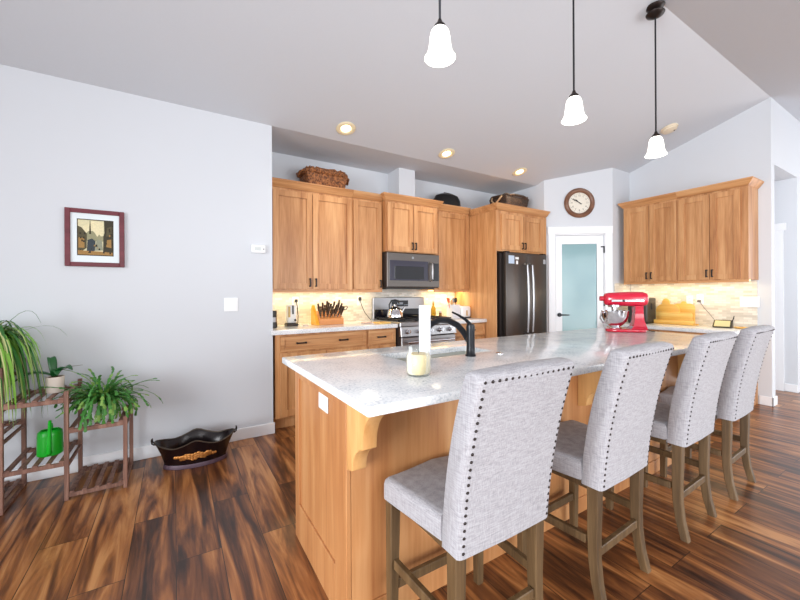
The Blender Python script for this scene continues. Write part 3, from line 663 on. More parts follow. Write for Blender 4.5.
# ------------------------------------------------------------------ counter stools
def sq_leg(pts, h0, h1):
    """square-section leg following points (x,y,z), half widths h0..h1"""
    m = MB(); n = len(pts)
    t = bmesh.new(); rings = []
    for i, p in enumerate(pts):
        h = h0 + (h1 - h0) * i / (n - 1)
        rings.append([t.verts.new((p[0] + sx * h, p[1] + sy * h, p[2])) for sx, sy in ((-1, -1), (1, -1), (1, 1), (-1, 1))])
    for a, b in zip(rings, rings[1:]):
        for k in range(4): t.faces.new((a[k], a[(k + 1) % 4], b[(k + 1) % 4], b[k]))
    t.faces.new(rings[0][::-1]); t.faces.new(rings[-1]); bmesh.ops.recalc_face_normals(t, faces=list(t.faces))
    vert = [e for e in t.edges if abs(e.verts[0].co.z - e.verts[1].co.z) > 1e-4]
    bmesh.ops.bevel(t, geom=vert, offset=.003, segments=1, affect='EDGES'); m.merge(t); return m
def yrear(z):      # rear surface of the back, leaning and scrolling away toward the top
    u = (z - .45) / .57; return -.178 - .034 * u - .072 * u * u
def halfw(z): return .202 + .006 * (z - .45) / .57
nail_me = None
def make_stool(label):
    global nail_me
    t = thing('counter_stool', label, 'stool', group='upholstered counter stools along the island')
    # seat cushion: trapezoid, wider at the front
    m = MB(); ps = bmesh.new()
    outl = [(-.205, -.10), (.205, -.10), (.243, .210), (.0, .222), (-.243, .210)]
    A = [ps.verts.new((x, y, .478)) for x, y in outl]; B = [ps.verts.new((x, y, .562)) for x, y in outl]
    ps.faces.new(A[::-1]); ps.faces.new(B)
    for i in range(5): ps.faces.new((A[i], A[(i + 1) % 5], B[(i + 1) % 5], B[i]))
    top = [e for e in ps.edges if all(v.co.z > .55 for v in e.verts)] + [e for e in ps.edges if abs(e.verts[0].co.z - e.verts[1].co.z) > .05 and e.verts[0].co.y > .2 and abs(e.verts[0].co.x) > .1]
    bmesh.ops.bevel(ps, geom=top, offset=.028, segments=5, profile=.5, affect='EDGES', clamp_overlap=True)
    bot = [e for e in ps.edges if all(v.co.z < .479 for v in e.verts)]
    bmesh.ops.bevel(ps, geom=bot, offset=.008, segments=2, affect='EDGES', clamp_overlap=True)
    m.merge(ps); m.build('seat', M_fab, t, 50)
    # backrest: thick padded slab with rolled top
    m = MB(); ps = bmesh.new(); nz = 20; prof = []
    for i in range(nz + 1):
        z = .468 + .540 * i / nz; prof.append((yrear(z), z))
    th = lambda z: .088 - .012 * (z - .45) / .57 + .006 * math.sin(PI * min(1, max(0, (z - .45) / .57)))
    yt, zt_ = prof[-1]; r = th(zt_) / 2
    for k in range(1, 8):
        a = PI - PI * k / 8; prof.append((yt + r + r * math.cos(a), zt_ + r * .45 * math.sin(a)))
    for i in range(nz, -1, -1):
        z = .468 + .540 * i / nz; prof.append((yrear(z) + th(z), z))
    L_ = []; 
    cols = [-1, -.965, -.9, 0, .9, .965, 1]
    insets = [.010, .003, 0, -.004, 0, .003, .010]
    cy_ = lambda j: sum(p[0] for p in prof) / len(prof)
    for c, ins in zip(cols, insets):
        col = []
        for (y, z) in prof:
            mid = yrear(min(z, 1.008)) + .042
            sgn = 1 if y > mid else -1
            yy = y - sgn * min(ins, abs(y - mid)) 
            zz = z - (ins if z > 1.0 else 0) * .8
            col.append(ps.verts.new((c * halfw(min(z, 1.02)), yy, zz)))
        L_.append(col)
    n = len(prof)
    for a_, b2 in zip(L_, L_[1:]):
        for i in range(n): ps.faces.new((a_[i], a_[(i + 1) % n], b2[(i + 1) % n], b2[i]))
    ps.faces.new(L_[0]); ps.faces.new(L_[-1][::-1]); bmesh.ops.recalc_face_normals(ps, faces=list(ps.faces))
    m.merge(ps); back = m.build('backrest', M_fab, t, 50)
    # nailheads down both edges and along the top of the rear face
    m = MB(); m.lathe([(0, -.003), (.0048, -.003), (.0058, 0), (.004, .0026), (0, .0034)], seg=8)
    nm = m.build('nailhead', M_bronze, back, 60); nm['label'] = 'dark bronze nailhead'
    spots = []
    for i in range(23):
        z = .486 + (1.0 - .486) * i / 22
        for s in (-1, 1): spots.append((s * (halfw(z) - .017), z))
    for i in range(1, 15): spots.append((-halfw(1.0) + .017 + (2 * halfw(1.0) - .034) * i / 15, 1.0))
    for k, (x, z) in enumerate(spots):
        o = nm if k == 0 else nm.copy()
        if k: C.objects.link(o); o.parent = back
        sl = -(yrear(z + .005) - yrear(z - .005)) / .01
        o.location = (x, yrear(z) - .0005 + (.002 if abs(x) > .18 else 0), z); o.rotation_euler = (PI / 2 + math.atan(-sl) * -1 * -1, 0, 0)
    # legs
    for s in (-1, 1):
        sq_leg([(s * .210, .178, .477), (s * .212, .180, .25), (s * .214, .182, 0)], .021, .016).build('leg', M_leg, t, 0)
        pts = [(s * .178, -.140, .467), (s * .178, -.139, .36), (s * .178, -.137, .27), (s * .179, -.139, .18), (s * .181, -.150, .09), (s * .184, -.172, 0)]
        sq_leg(pts, .022, .017).build('leg', M_leg, t, 20)
        m = MB(); m.hexa([(s * .196 - .011, -.115, .238), (s * .196 + .011, -.115, .238), (s * .209 + .011, .162, .238), (s * .209 - .011, .162, .238), (s * .196 - .011, -.115, .272), (s * .196 + .011, -.115, .272), (s * .209 + .011, .162, .272), (s * .209 - .011, .162, .272)], .003)
        m.build('stretcher', M_leg, t, 0)
    m = MB(); m.box(-.157, .157, -.151, -.129, .185, .22, .003); m.build('stretcher', M_leg, t, 0)
    m = MB(); m.box(-.193, .193, .170, .192, .150, .185, .003); m.build('footrest', M_leg, t, 0)
    m = MB(); m.box(-.19, .19, -.09, .17, .452, .4775); m.build('seat_frame', M_leg, t, 0)
    return t
labs = ['gray nailhead counter stool nearest the camera, at the jar candle end of the island', 'gray nailhead counter stool second from the camera along the island',
        'gray nailhead counter stool third from the camera along the island', 'gray nailhead counter stool farthest from the camera, beside the right wall']
st = make_stool(labs[0])
for i, (x, y, a) in enumerate([(.890, .985, 0), (1.590, .985, 2.5), (2.34, .992, 2.0), (3.015, 1.003, 2.5)]):
    o = st if i == 0 else copy_tree(st)
    o.location = (x, y, .0005); o.rotation_euler = (0, 0, math.radians(a)); o['label'] = labs[i]

# ------------------------------------------------------------------ lights
def pendant(label):
    t = thing('pendant_light', label, 'pendant light', group='pendant lights over the island')
    m = MB(); prof = [(.024, .150), (.036, .146), (.046, .13), (.052, .10), (.056, .06), (.062, .03), (.073, .008), (.079, 0), (.076, .001), (.070, .010), (.059, .032), (.053, .06), (.049, .10), (.043, .127), (.034, .142), (.022, .146)]
    m.lathe(prof, seg=32); m.bm.transform(Matrix.Scale(.88, 4)); m.build('shade', M_opal, t)
    m = MB(); m.lathe([(0, .196), (.009, .196), (.014, .18), (.028, .165), (.034, .150), (.034, .144), (0, .144)], seg=24); m.bm.transform(Matrix.Scale(.88, 4)); m.build('cap', M_bronze, t)
    return t, None
zc = cz(1.3)
pl_ = ['bell pendant light nearest the camera, above the jar candle', 'bell pendant light in the middle of the row of three', 'bell pendant light farthest from the camera, by the right cabinets']
KP = .88; src, _ = pendant(pl_[0])
for i, (x, z) in enumerate(((1.015, 2.289), (2.007, 2.253), (2.999, 2.238))):
    o = src if i == 0 else copy_tree(src)
    o.location = (x, 1.3, z); o['label'] = pl_[i]
    m = MB(); m.cyl((0, 0, .168), (0, 0, zc - z - .02), .0055, 10); m.build('rod', M_rod, o)
    m = MB(); m.lathe([(0, -.03), (.02, -.028), (.055, -.008), (.06, .002), (0, .004)], (0, 0, zc - z - .008), 24); m.build('canopy', M_bronze, o)
tilt = math.atan(S)
dl_labs = ['recessed downlight above the brown basket, leftmost of three', 'recessed downlight above the black roaster lid, middle of three', 'recessed downlight above the refrigerator, rightmost of three']
t0 = thing('recessed_downlight', dl_labs[0], 'downlight', group='recessed downlights along the kitchen ceiling')
m = MB(); m.lathe([(.047, .0), (.088, .0), (.092, -.005), (.084, -.010), (.066, -.012), (.05, -.006), (.047, 0)], seg=32); m.build('trim_ring', M_cream, t0)
m = MB(); m.lathe([(0, -.016), (.028, -.014), (.042, -.008), (.046, -.002), (0, -.001)], seg=28); m.build('bulb', M_bulb, t0)
for i, x in enumerate((1.373, 2.575, 3.763)):
    o = t0 if i == 0 else copy_tree(t0)
    y = 3.188; o.location = (x, y, cz(y) - .0005); o.rotation_euler = (-tilt, 0, 0); o['label'] = dl_labs[i]
    l = bpy.data.lights.new('downlight_lamp', 'SPOT'); l.energy = 13; l.color = (1, .88, .68); l.spot_size = 2.2; l.spot_blend = .8; l.shadow_soft_size = .06
    lo = bpy.data.objects.new('downlight_lamp', l); C.objects.link(lo); lo.location = (x, y - .01, cz(y) - .04)
t = thing('smoke_detector', 'ivory round smoke detector on the sloped ceiling by the far pendant', 'smoke detector', (4.877, 1.978, cz(1.978) - .0005)); t.rotation_euler = (-tilt, 0, 0)
m = MB(); m.lathe([(0, 0), (.085, 0), (.088, -.008), (.082, -.016), (0, -.016)], seg=32); m.build('base', M_detect, t)
m = MB(); m.lathe([(.072, -.0165), (.07, -.035), (.055, -.042), (0, -.043)], seg=32); m.build('cover', M_detect, t)
m = MB(); m.cyl((.03, -.03, -.042), (.03, -.03, -.046), .008, 10); m.build('button', M_blackpl, t)
# unseen lamp and fixture, added to brighten the passage
l = bpy.data.lights.new('passage_fill', 'POINT'); l.energy = 9; l.color = (1, .97, .95); l.shadow_soft_size = .15
lo = bpy.data.objects.new('passage_fill', l); C.objects.link(lo); lo.location = (6.03, 2.6, 2.35)
t = thing('added_passage_light', 'unseen round ceiling fixture added to light the passage behind the right wall', 'ceiling light', (6.03, 2.6, HZ - .0005))
m = MB(); m.lathe([(0, -.09), (.08, -.08), (.14, -.05), (.16, -.012), (0, -.011)], seg=28); m.build('diffuser', M_opal, t)
m = MB(); m.lathe([(0, 0), (.17, 0), (.17, -.01), (0, -.0105)], seg=28); m.build('base', M_bronze, t)

# ------------------------------------------------------------------ things on the left wall
t = thing('framed_picture', 'burgundy framed street scene print on the left wall', 'picture', (-.4795, D1 - .0005, 1.642))
w2, h2, fr = .1655, .2025, .030
m = MB(); 
m.box(-w2, -w2 + fr, -.022, 0, -h2, h2, .003); m.box(w2 - fr, w2, -.022, 0, -h2, h2, .003); m.box(-w2 + fr, w2 - fr, -.022, 0, -h2, -h2 + fr, .003); m.box(-w2 + fr, w2 - fr, -.022, 0, h2 - fr, h2, .003)
m.build('frame', M_frame, t, 0)
m = MB(); m.box(-w2 + fr, w2 - fr, -.010, 0, -h2 + fr, h2 - fr); m.build('mat', M_mat, t, 0)
cols = {'sky': (214, 206, 168), 'sky2': (226, 216, 176), 'far': (150, 148, 116), 'left': (86, 80, 58), 'ochre': (160, 124, 72), 'dark': (44, 44, 38), 'road': (146, 148, 128), 'right': (62, 58, 44), 'blue': (58, 66, 72), 'lines': (52, 46, 32)}
keys = list(cols); pm = [plain('print_' + k, c, .8, noise=.22, nscale=120) for k, c in cols.items()]
m = MB(); lay = [0]
def pp(k, pts):
    m.mi = keys.index(k); lay[0] += 1; y = -.0104 - .0001 * lay[0]
    m.poly([(a * .0985, y, b * .125 + .004) for a, b in pts])
pp('lines', [(-1.03, -1.03), (1.03, -1.03), (1.03, 1.03), (-1.03, 1.03)]); pp('sky', [(-.98, -.98), (.98, -.98), (.98, .98), (-.98, .98)])
pp('sky2', [(-.6, .1), (.4, .1), (.45, .9), (-.2, .95), (-.7, .6)])
pp('far', [(-.55, -.2), (.5, -.2), (.48, .12), (.3, .1), (.2, .2), (.1, .05), (-.05, .28), (-.15, .38), (-.4, .36), (-.55, .2)])
pp('lines', [(-.36, .2), (-.25, .2), (-.27, .62), (-.29, .95), (-.32, .95), (-.34, .62)])
pp('left', [(-.98, -.98), (-.5, -.6), (-.48, .2), (-.62, .36), (-.78, .55), (-.98, .62)])
pp('ochre', [(-.95, -.6), (-.62, -.6), (-.62, -.1), (-.8, 0), (-.95, -.05)])
pp('right', [(.98, -.98), (.42, -.98), (.44, .1), (.5, .3), (.48, .98), (.98, .98)])
pp('ochre', [(.6, -.5), (.9, -.55), (.9, -.05), (.65, -.1)]); pp('left', [(.6, .1), (.92, .15), (.92, .7), (.66, .6)])
pp('road', [(-.1, -.75), (.42, -.7), (.36, -.15), (.08, -.1)])
pp('blue', [(-.5, -.85), (-.05, -.75), (0, -.2), (-.2, -.05), (-.45, -.15)])
pp('ochre', [(-.98, -.98), (.98, -.98), (.98, -.82), (.2, -.78), (-.98, -.75)])
for i in range(16):
    x = -.9 + R.random() * 1.8; z = -.95 + R.random() * .5; s = .03 + R.random() * .05
    pp(R.choice(['dark', 'ochre', 'lines', 'left']), [(x - s, z), (x + s, z), (x + s * .6, z + s * 2), (x - s * .6, z + s * 1.6)])
for i in range(14):
    x = R.choice([-1, 1]); x = x * (.6 + R.random() * .3); z = -.4 + R.random() * .9; s = .04
    if x < 0: z = min(z, .2)
    pp(R.choice(['dark', 'lines', 'ochre']), [(x - s, z - s), (x + s, z - s), (x + s, z + s * 1.5), (x - s, z + s * 1.5)])
m.build('print', pm, t, 0)
t = thing('thermostat', 'small white thermostat on the left wall near the cabinets', 'thermostat', (.620, D1 - .0005, 1.630))
m = MB(); m.box(-.058, .058, -.028, 0, -.034, .034, .005, 2); m.build('case', M_white, t, 30)
m = MB(); m.box(-.03, .02, -.0295, -.0285, -.014, .016); m.build('display', plain('lcd_gray', (196, 204, 204), .3), t, 0)
m = MB(); m.cyl((.042, -.0285, 0), (.042, -.031, 0), .005, 10); m.build('button', M_blackpl, t)
outlet('switch_plate', 'white double switch plate on the left wall below the thermostat', (.403, D1 - .0005, 1.152), 0, w=.108, h=.114, kind='switch', cat='light switch')
outlet('switch_plate', 'wide white switch plate on the right wall tile nearest the hallway', (RX - .0125, 1.447, 1.124), -PI / 2, w=.165, h=.118, kind='switch', cat='light switch')
outlet('outlet', 'white outlet on the right wall tile behind the golden boards', (RX - .0125, 2.005, 1.135), -PI / 2, w=.07)
outlet('outlet', 'white outlet with black plug on the right wall tile', (RX - .0125, 1.90, 1.150), -PI / 2, w=.07)
outlet('outlet', 'white outlet on the left tile behind the small white appliance', (1.110, YB - .0125, 1.150), 0, w=.07)
outlet('outlet', 'white outlet with black plug on the tile right of the knife block', (1.875, YB - .0125, 1.155), 0, w=.07)
outlet('outlet', 'white outlet on the tile behind the utensil crock', (3.142, YB - .0125, 1.158), 0, w=.10)

# wall clock over the pantry door
t = thing('wall_clock', 'round brown-rimmed wall clock above the pantry door', 'clock', tuple(PA + pt * .464 - pn * .0005 + upv * 2.455), math.atan2(pt.y, pt.x))
m = MB(); ring = [(.140, .0), (.200, .0), (.203, .012), (.192, .030), (.175, .038), (.158, .034), (.146, .022), (.140, .012)]
m.lathe(ring + [ring[0]], seg=48); 
for v in m.bm.verts: v.co = Vector((v.co.x, -v.co.z, v.co.y))
m.build('rim', wood('clock_rim', [(0.3, (100, 66, 48)), (0.6, (132, 92, 70)), (0.8, (156, 116, 90))], 'x', rough=.35), t)
m = MB(); m.cyl((0, -.001, 0), (0, -.010, 0), .146, 48); m.build('dial', plain('cream_dial', (228, 222, 208), .6, noise=.02), t)
m = MB(); inkmat = plain('ink', (60, 52, 48), .6)
for k in range(60):
    a = 2 * PI * k / 60; r0, r1 = (.122, .131) if k % 5 else (.118, .131); h = .0008 if k % 5 else .0022
    d_ = Vector((math.sin(a), 0, math.cos(a))); p_ = Vector((math.cos(a), 0, -math.sin(a)))
    m.poly([tuple(d_ * r0 + p_ * h - Vector((0, .0104, 0))), tuple(d_ * r1 + p_ * h - Vector((0, .0104, 0))), tuple(d_ * r1 - p_ * h - Vector((0, .0104, 0))), tuple(d_ * r0 - p_ * h - Vector((0, .0104, 0)))])
m.build('minute_track', inkmat, t, 0)
m = MB()
for k in range(1, 13):
    a = 2 * PI * k / 12
    cu = bpy.data.curves.new('numeral', 'FONT'); cu.body = str(k); cu.size = .034; cu.align_x = 'CENTER'; cu.align_y = 'CENTER'
    o = bpy.data.objects.new('numeral', cu); C.objects.link(o)
    me = bpy.data.meshes.new_from_object(o.evaluated_get(bpy.context.evaluated_depsgraph_get()))
    for p_ in me.polygons: m.poly([(me.vertices[i].co.x + math.sin(a) * .099, -.0106, me.vertices[i].co.y + math.cos(a) * .099) for i in p_.vertices])
    bpy.data.objects.remove(o); bpy.data.curves.remove(cu); bpy.data.meshes.remove(me)
m.build('numerals', inkmat, t, 0)
def hand(name, ang, L, w, y, tail):
    m = MB(); d_ = Vector((math.sin(ang), 0, math.cos(ang))); p_ = Vector((math.cos(ang), 0, -math.sin(ang)))
    for (a0, a1, ww) in ((-tail, L * .62, w * .6), (L * .60, L * .8, w * 1.5), (L * .78, L, w * .5)):
        q = [d_ * a0 + p_ * ww, d_ * a1 + p_ * ww * .8, d_ * a1 - p_ * ww * .8, d_ * a0 - p_ * ww]
        m.hexa([tuple(v + Vector((0, y, 0))) for v in q] + [tuple(v + Vector((0, y - .002, 0))) for v in q])
    m.build(name, M_blackpl, t, 0)
hand('minute_hand', math.radians(300), .105, .0055, -.0165, .035); hand('hour_hand', math.radians(313), .072, .0065, -.0135, .028)
m = MB(); m.cyl((0, -.0105, 0), (0, -.0195, 0), .007, 14); m.build('hub', M_bronze, t)

# ------------------------------------------------------------------ plant stand, plants, watering can, tub
t = thing('plant_stand', 'stepped brown wood plant stand against the left wall', 'plant stand', (-1.115, 2.94, 0))
LX_ = [0, .275, .555, .84]; YF, YK = 0.0, .375; lw = .011
tops = [.83, .83, .66, .46]
def sl(m, x0, x1, z, n):
    pass
for i, x in enumerate(LX_):
    for y in (YF, YK):
        m = MB(); m.box(x - lw, x + lw, y - lw, y + lw, 0.0005, tops[i], .002); m.build('post', M_stand, t, 0)
shelves = [(0, .03), (0, .415), (0, .775), (1, .222), (1, .602), (2, .03), (2, .415)]
for b, z in shelves:
    x0, x1 = LX_[b] + lw, LX_[b + 1] - lw
    m = MB(); m.box(x0, x1, YF - .009, YF + .009, z - .012, z + .012, .002); m.box(x0, x1, YK - .009, YK + .009, z - .012, z + .012, .002)
    for k in range(5):
        xs_ = x0 + .012 + (x1 - x0 - .024) * k / 4
        m.box(xs_ - .012, xs_ + .012, YF - .006, YK + .006, z + .0121, z + .021, .001)
    m.build('shelf', M_stand, t, 0)
for b in range(4):
    for z in ([.03, .415, .222, .602, .775] if b in (1,) else [.03, .415, .775] if b == 0 else [.222, .602, .03, .415] if b == 2 else [.03, .415]):
        if z < tops[b]:
            m = MB(); m.box(LX_[b] - .008, LX_[b] + .008, YF + lw, YK - lw, z - .028, z - .012, .001); m.build('side_rail', M_stand, t, 0)
def strapleaf(m, base, az, L, rise, droop, wdt, seg=9, fold=.3, mi=0, stripe=None):
    """arching strap leaf with a shallow V section"""
    pts = []; d = Vector((math.cos(az), math.sin(az), 0)); 
    for i in range(seg + 1):
        u = i / seg; pts.append(Vector(base) + d * (L * (1 - (1 - u) ** 1.5) * .62) + Vector((0, 0, rise * math.sin(min(1, u * 1.15) * PI * .62) - droop * u ** 2.4)))
    s = Vector((-d.y, d.x, 0)); prev = None
    for i, p in enumerate(pts):
        u = i / seg; wv = wdt * (math.sin(PI * min(1, .12 + u * .9)) ** .6 if u < .98 else .06)
        row = [m.bm.verts.new(p - s * wv + Vector((0, 0, wv * fold))), m.bm.verts.new(p), m.bm.verts.new(p + s * wv + Vector((0, 0, wv * fold)))]
        if prev:
            for k in (0, 1):
                f = m.bm.faces.new((prev[k], prev[k + 1], row[k + 1], row[k])); f.material_index = mi if not (stripe and k == stripe - 1) else 2
        prev = row
t = thing('spider_plant', 'large bushy spider plant on the highest shelf of the stand, cut by the photo edge', 'plant', (-.985, 3.128, .7965))
m = MB(); m.lathe([(0, 0), (.075, 0), (.08, .01), (.10, .13), (.104, .145), (.097, .146), (.093, .13), (.0, .125)], seg=28); m.build('pot', M_ceramic, t)
m = MB()
for i in range(330):
    az = R.uniform(0, 2 * PI); L = R.uniform(.28, .46); r0 = R.uniform(0, .045)
    if math.sin(az) > .25: L *= .7
    strapleaf(m, (r0 * math.cos(az), r0 * math.sin(az), .126), az + R.uniform(-.3, .3), L, R.uniform(.10, .22), R.uniform(.18, .62), R.uniform(.007, .012), mi=R.choice([0, 0, 1, 1]), stripe=R.choice([0, 0, 1]))
strapleaf(m, (.03, 0, .126), -.15, .62, .16, .10, .004, mi=0); strapleaf(m, (.03, 0, .126), .5, .40, .26, .12, .007, mi=0)
m.build('foliage', [M_leaf, M_leaf2, M_leaf3], t, 60)
t = thing('potted_orchid', 'small orchid with broad dark leaves in a cream pot on the middle shelf', 'plant', (-.650, 3.13, .6235))
m = MB(); m.lathe([(0, 0), (.040, 0), (.043, .004), (.046, .1), (.042, .1), (.041, .088), (0, .088)], seg=28); m.build('pot', M_ceramic, t)
m = MB(); m.lathe([(0, .0885), (.0405, .0885), (.03, .098), (0, .102)], seg=20); m.build('bark', M_soil, t)
def broad(m, base, az, L, rise, droop, wdt):
    d = Vector((math.cos(az), math.sin(az), 0)); s = Vector((-d.y, d.x, 0)); prev = None; n = 12
    for i in range(n + 1):
        u = i / n; p = Vector(base) + d * L * u + Vector((0, 0, rise * math.sin(u * PI * .7) - droop * u * u)); wv = wdt * max(.03, math.sin(PI * (.1 + .9 * u) ** .9)) ** .7
        row = []
        for k in (-1, -.5, 0, .5, 1):
            for dz in (0,): row.append(m.bm.verts.new(p + s * wv * k + Vector((0, 0, abs(k) * wv * .35 - .0))))
        if prev:
            for k in range(4): m.bm.faces.new((prev[k], prev[k + 1], row[k + 1], row[k]))
        prev = row
m = MB(); broad(m, (0, 0, .095), PI + .25, .20, .06, .075, .032); broad(m, (0, 0, .095), -.35, .095, .06, .01, .042); broad(m, (-.005, 0, .095), PI - .9, .045, .12, .0, .024); broad(m, (0, -.005, .095), -1.2, .07, .05, .02, .026)
lf = m.build('leaves', M_leafo, t, 60); md = lf.modifiers.new('thickness', 'SOLIDIFY'); md.thickness = .003
m = MB(); m.tube([(.0, 0, .10), (.03, .0, .135), (.08, 0, .155), (.135, 0, .158)], [.002, .0018, .0015, .001], 6); m.build('flower_stem', M_stem, t)
t = thing('christmas_cactus', 'bushy trailing cactus in a white pot on the stand shelf nearest the tub', 'plant', (-.405, 3.125, .4365))
m = MB(); m.lathe([(0, 0), (.085, 0), (.09, .005), (.105, .11), (.10, .112), (.094, .10), (0, .095)], seg=28); m.build('pot', M_whitepot, t)
m = MB(); m.lathe([(0, .0955), (.0935, .0955), (0, .105)], seg=20); m.build('soil', M_soil, t)
m = MB()
def chain(az, pitch, n, bend, base):
    p = Vector(base); th_ = pitch
    for i in range(n):
        d = Vector((math.cos(az) * math.cos(th_), math.sin(az) * math.cos(th_), math.sin(th_))); L = R.uniform(.028, .042)
        s = Vector((-math.sin(az + R.uniform(-.9, .9)), math.cos(az), R.uniform(-.3, .3))); s = (s - d * s.dot(d)).normalized(); wv = R.uniform(.0075, .011)
        nn = d.cross(s) * .0018
        pr = [(0, .35), (.25, .8), (.45, .75), (.6, 1.0), (.85, .95), (1.0, .4)]
        m.mi = R.choice([0, 0, 0, 1]); rows = []
        for u, k in pr: rows.append([m.bm.verts.new(p + d * L * u + s * wv * k), m.bm.verts.new(p + d * L * u + nn), m.bm.verts.new(p + d * L * u - s * wv * k), m.bm.verts.new(p + d * L * u - nn)])
        fs = []
        for a_, b2 in zip(rows, rows[1:]):
            for k in range(4): fs.append(m.bm.faces.new((a_[k], a_[(k + 1) % 4], b2[(k + 1) % 4], b2[k])))
        for f in fs: f.material_index = m.mi
        p = p + d * L * .96; th_ -= bend * R.uniform(.6, 1.4); az += R.uniform(-.28, .28)
        if p.z < .0 or (p.z < .09 and p.x < -.11): break
for i in range(210):
    az = R.uniform(0, 2 * PI); r0 = R.uniform(.0, .07)
    if math.sin(az) > .3 and R.random() < .5: az = -az
    chain(az, R.uniform(.1, 1.5), R.randint(4, 9), R.uniform(.10, .50), (r0 * math.cos(az), r0 * math.sin(az), .10))
for az, pt_, n_, bd in ((.0, .75, 9, .10), (-.1, .5, 9, .16), (.1, .55, 10, .17), (PI, .6, 8, .1), (PI - .2, .5, 8, .15)): chain(az, pt_, n_, bd, (.05 * math.cos(az), .02, .10))
m.build('stems', [M_cact, M_cact2], t, 60)

t = thing('watering_can', 'bright green plastic watering can on the lower middle shelf', 'watering can', (-.668, 3.10, .2435), .1)
m = MB(); m.lathe([(0, 0), (.056, 0), (.062, .006), (.061, .12), (.058, .145), (.046, .156), (.040, .152), (.052, .14), (.055, .11), (.056, .012), (0, .008)], seg=30, sx=1.0, sy=.72); m.build('body', M_green, t)
m = MB(); m.tube([(.0, -.038, .02), (.0, -.062, .03), (.004, -.070, .09), (.006, -.072, .15), (.008, -.085, .205), (.010, -.092, .232)], [.017, .015, .0125, .010, .0085, .0075], 12); m.build('spout', M_green, t)
m = MB(); m.tube([(0, .03, .148), (0, .05, .175), (0, .072, .15), (0, .07, .09), (0, .048, .05)], .008, 10); m.build('handle', M_green, t)

def tub():
    t = thing('metal_tub', 'black oval metal tub with scalloped rim and gold ornament on the floor', 'tub', (.130, 3.105, .0005), math.radians(-4))
    def rim(j, a):
        k = max(0, (j - 2)) / 3 if j <= 5 else max(0, (9 - j)) / 3
        k = min(1, k); c = abs(math.cos(a)); s_ = abs(math.sin(a))
        return k * (.022 * c ** 6 + .030 * math.exp(-((math.cos(a)) / .22) ** 2) - .012 * math.exp(-((c - .55) / .2) ** 2))
    m = MB(); m.lathe([(0, 0), (.92, 0), (.95, .008), (.97, .025), (1.08, .09), (1.24, .165), (1.27, .17), (1.23, .162), (1.06, .09), (.94, .025), (0, .012)], seg=64, sx=.205, sy=.105, rim=rim); m.build('shell', plain('black_enamel', (26, 14, 16), .22, .2, .1, 14), t)
    m = MB(); n = 64
    m.tube([(1.265 * .205 * math.cos(2 * PI * k / n), 1.265 * .105 * math.sin(2 * PI * k / n), .171 + rim(5, 2 * PI * k / n)) for k in range(n + 1)], .0045, 6, cap=False); m.build('rolled_rim', plain('worn_rim', (86, 76, 66), .4, .7), t)
    m = MB(); m.lathe([(.90, .0), (1.0, .002), (1.0, .018), (.97, .03)], seg=48, sx=.208, sy=.108); m.build('foot_band', plain('purple_brown_band', (86, 66, 78), .45, .2, .3, 40), t)
    for s in (-1, 1):
        m = MB(); x = s * 1.24 * .205
        m.tube([(x, -.02, .178), (x + s * .016, -.02, .190), (x + s * .020, -.014, .212), (x + s * .016, 0, .218), (x + s * .020, .014, .212), (x + s * .016, .02, .190), (x, .02, .178)], .005, 8); m.build('handle', M_bronze, t)
    gold = plain('aged_gold', (190, 128, 66), .35, .7, .25, 50)
    m = MB()
    def onwall(a, z): # point on the front outer wall
        k = .97 + (z - .025) / .065 * .11 if z < .09 else 1.08 + (z - .09) / .075 * .16
        return Vector((k * .205 * math.cos(a), k * .105 * math.sin(a) - .003, z))
    for q in range(-7, 8):
        a = -PI / 2 + q * .085
        for dz in (-.018, 0, .018):
            if abs(q) > 5 and dz: continue
            p = onwall(a, .088 + dz * (1 - abs(q) / 9) + .006 * math.sin(q * 1.7)); m.ball(tuple(p), .011 + .004 * R.random(), .004, .008 + .004 * R.random(), 8)
    m.build('ornament', gold, t); t.children[-1]['label'] = 'gold floral relief'
    return t
tub()

# ------------------------------------------------------------------ baskets and lid on the cabinet tops
ZT = 2.362
t = thing('wicker_basket', 'brown wicker basket with braided rim on top of the left cabinets', 'basket', (1.372, 3.80, ZT - .0012))
m = MB(); m.hexa([(-.20, -.12, 0), (.20, -.12, 0), (.20, .12, 0), (-.20, .12, 0), (-.225, -.145, .13), (.225, -.145, .13), (.225, .145, .13), (-.225, .145, .13)], .012, 2); m.build('body', M_wick, t)
m = MB(); n = 60; rr = []
for k in range(n + 1):
    a = 2 * PI * k / n; x = .228 * math.copysign(abs(math.cos(a)) ** .5, math.cos(a)); y = .147 * math.copysign(abs(math.sin(a)) ** .5, math.sin(a)); rr.append((x, y, .145 + .007 * math.sin(k * 2.6)))
m.tube(rr, .026, 8, cap=False); m.tube([(p[0] * .96, p[1] * .96, p[2] + .025 + .01 * math.sin(i * 2.1)) for i, p in enumerate(rr)], .015, 6, cap=False); m.build('braided_rim', M_wick, t)
for s in (-1, 1):
    m = MB(); m.tube([(s * .235, -.07, .15), (s * .268, -.05, .14), (s * .276, 0, .10), (s * .268, .05, .14), (s * .235, .07, .15)], .014, 8); m.build('handle', M_wick, t)
t = thing('wicker_basket', 'dark wicker basket with pale handles on top of the refrigerator cabinet', 'basket', (3.915, 3.50, 2.3305))
m = MB(); m.hexa([(-.19, -.13, 0), (.19, -.13, 0), (.19, .13, 0), (-.19, .13, 0), (-.225, -.16, .19), (.225, -.16, .19), (.225, .16, .19), (-.225, .16, .19)], .012, 2); m.build('body', M_wickd, t)
m = MB(); m.tube([((.225 * math.copysign(abs(math.cos(a)) ** .4, math.cos(a))), .16 * math.copysign(abs(math.sin(a)) ** .4, math.sin(a)), .2 + .006 * math.sin(7 * a)) for a in [2 * PI * k / 60 for k in range(61)]], .017, 8, cap=False); m.build('rim', M_wickd, t)
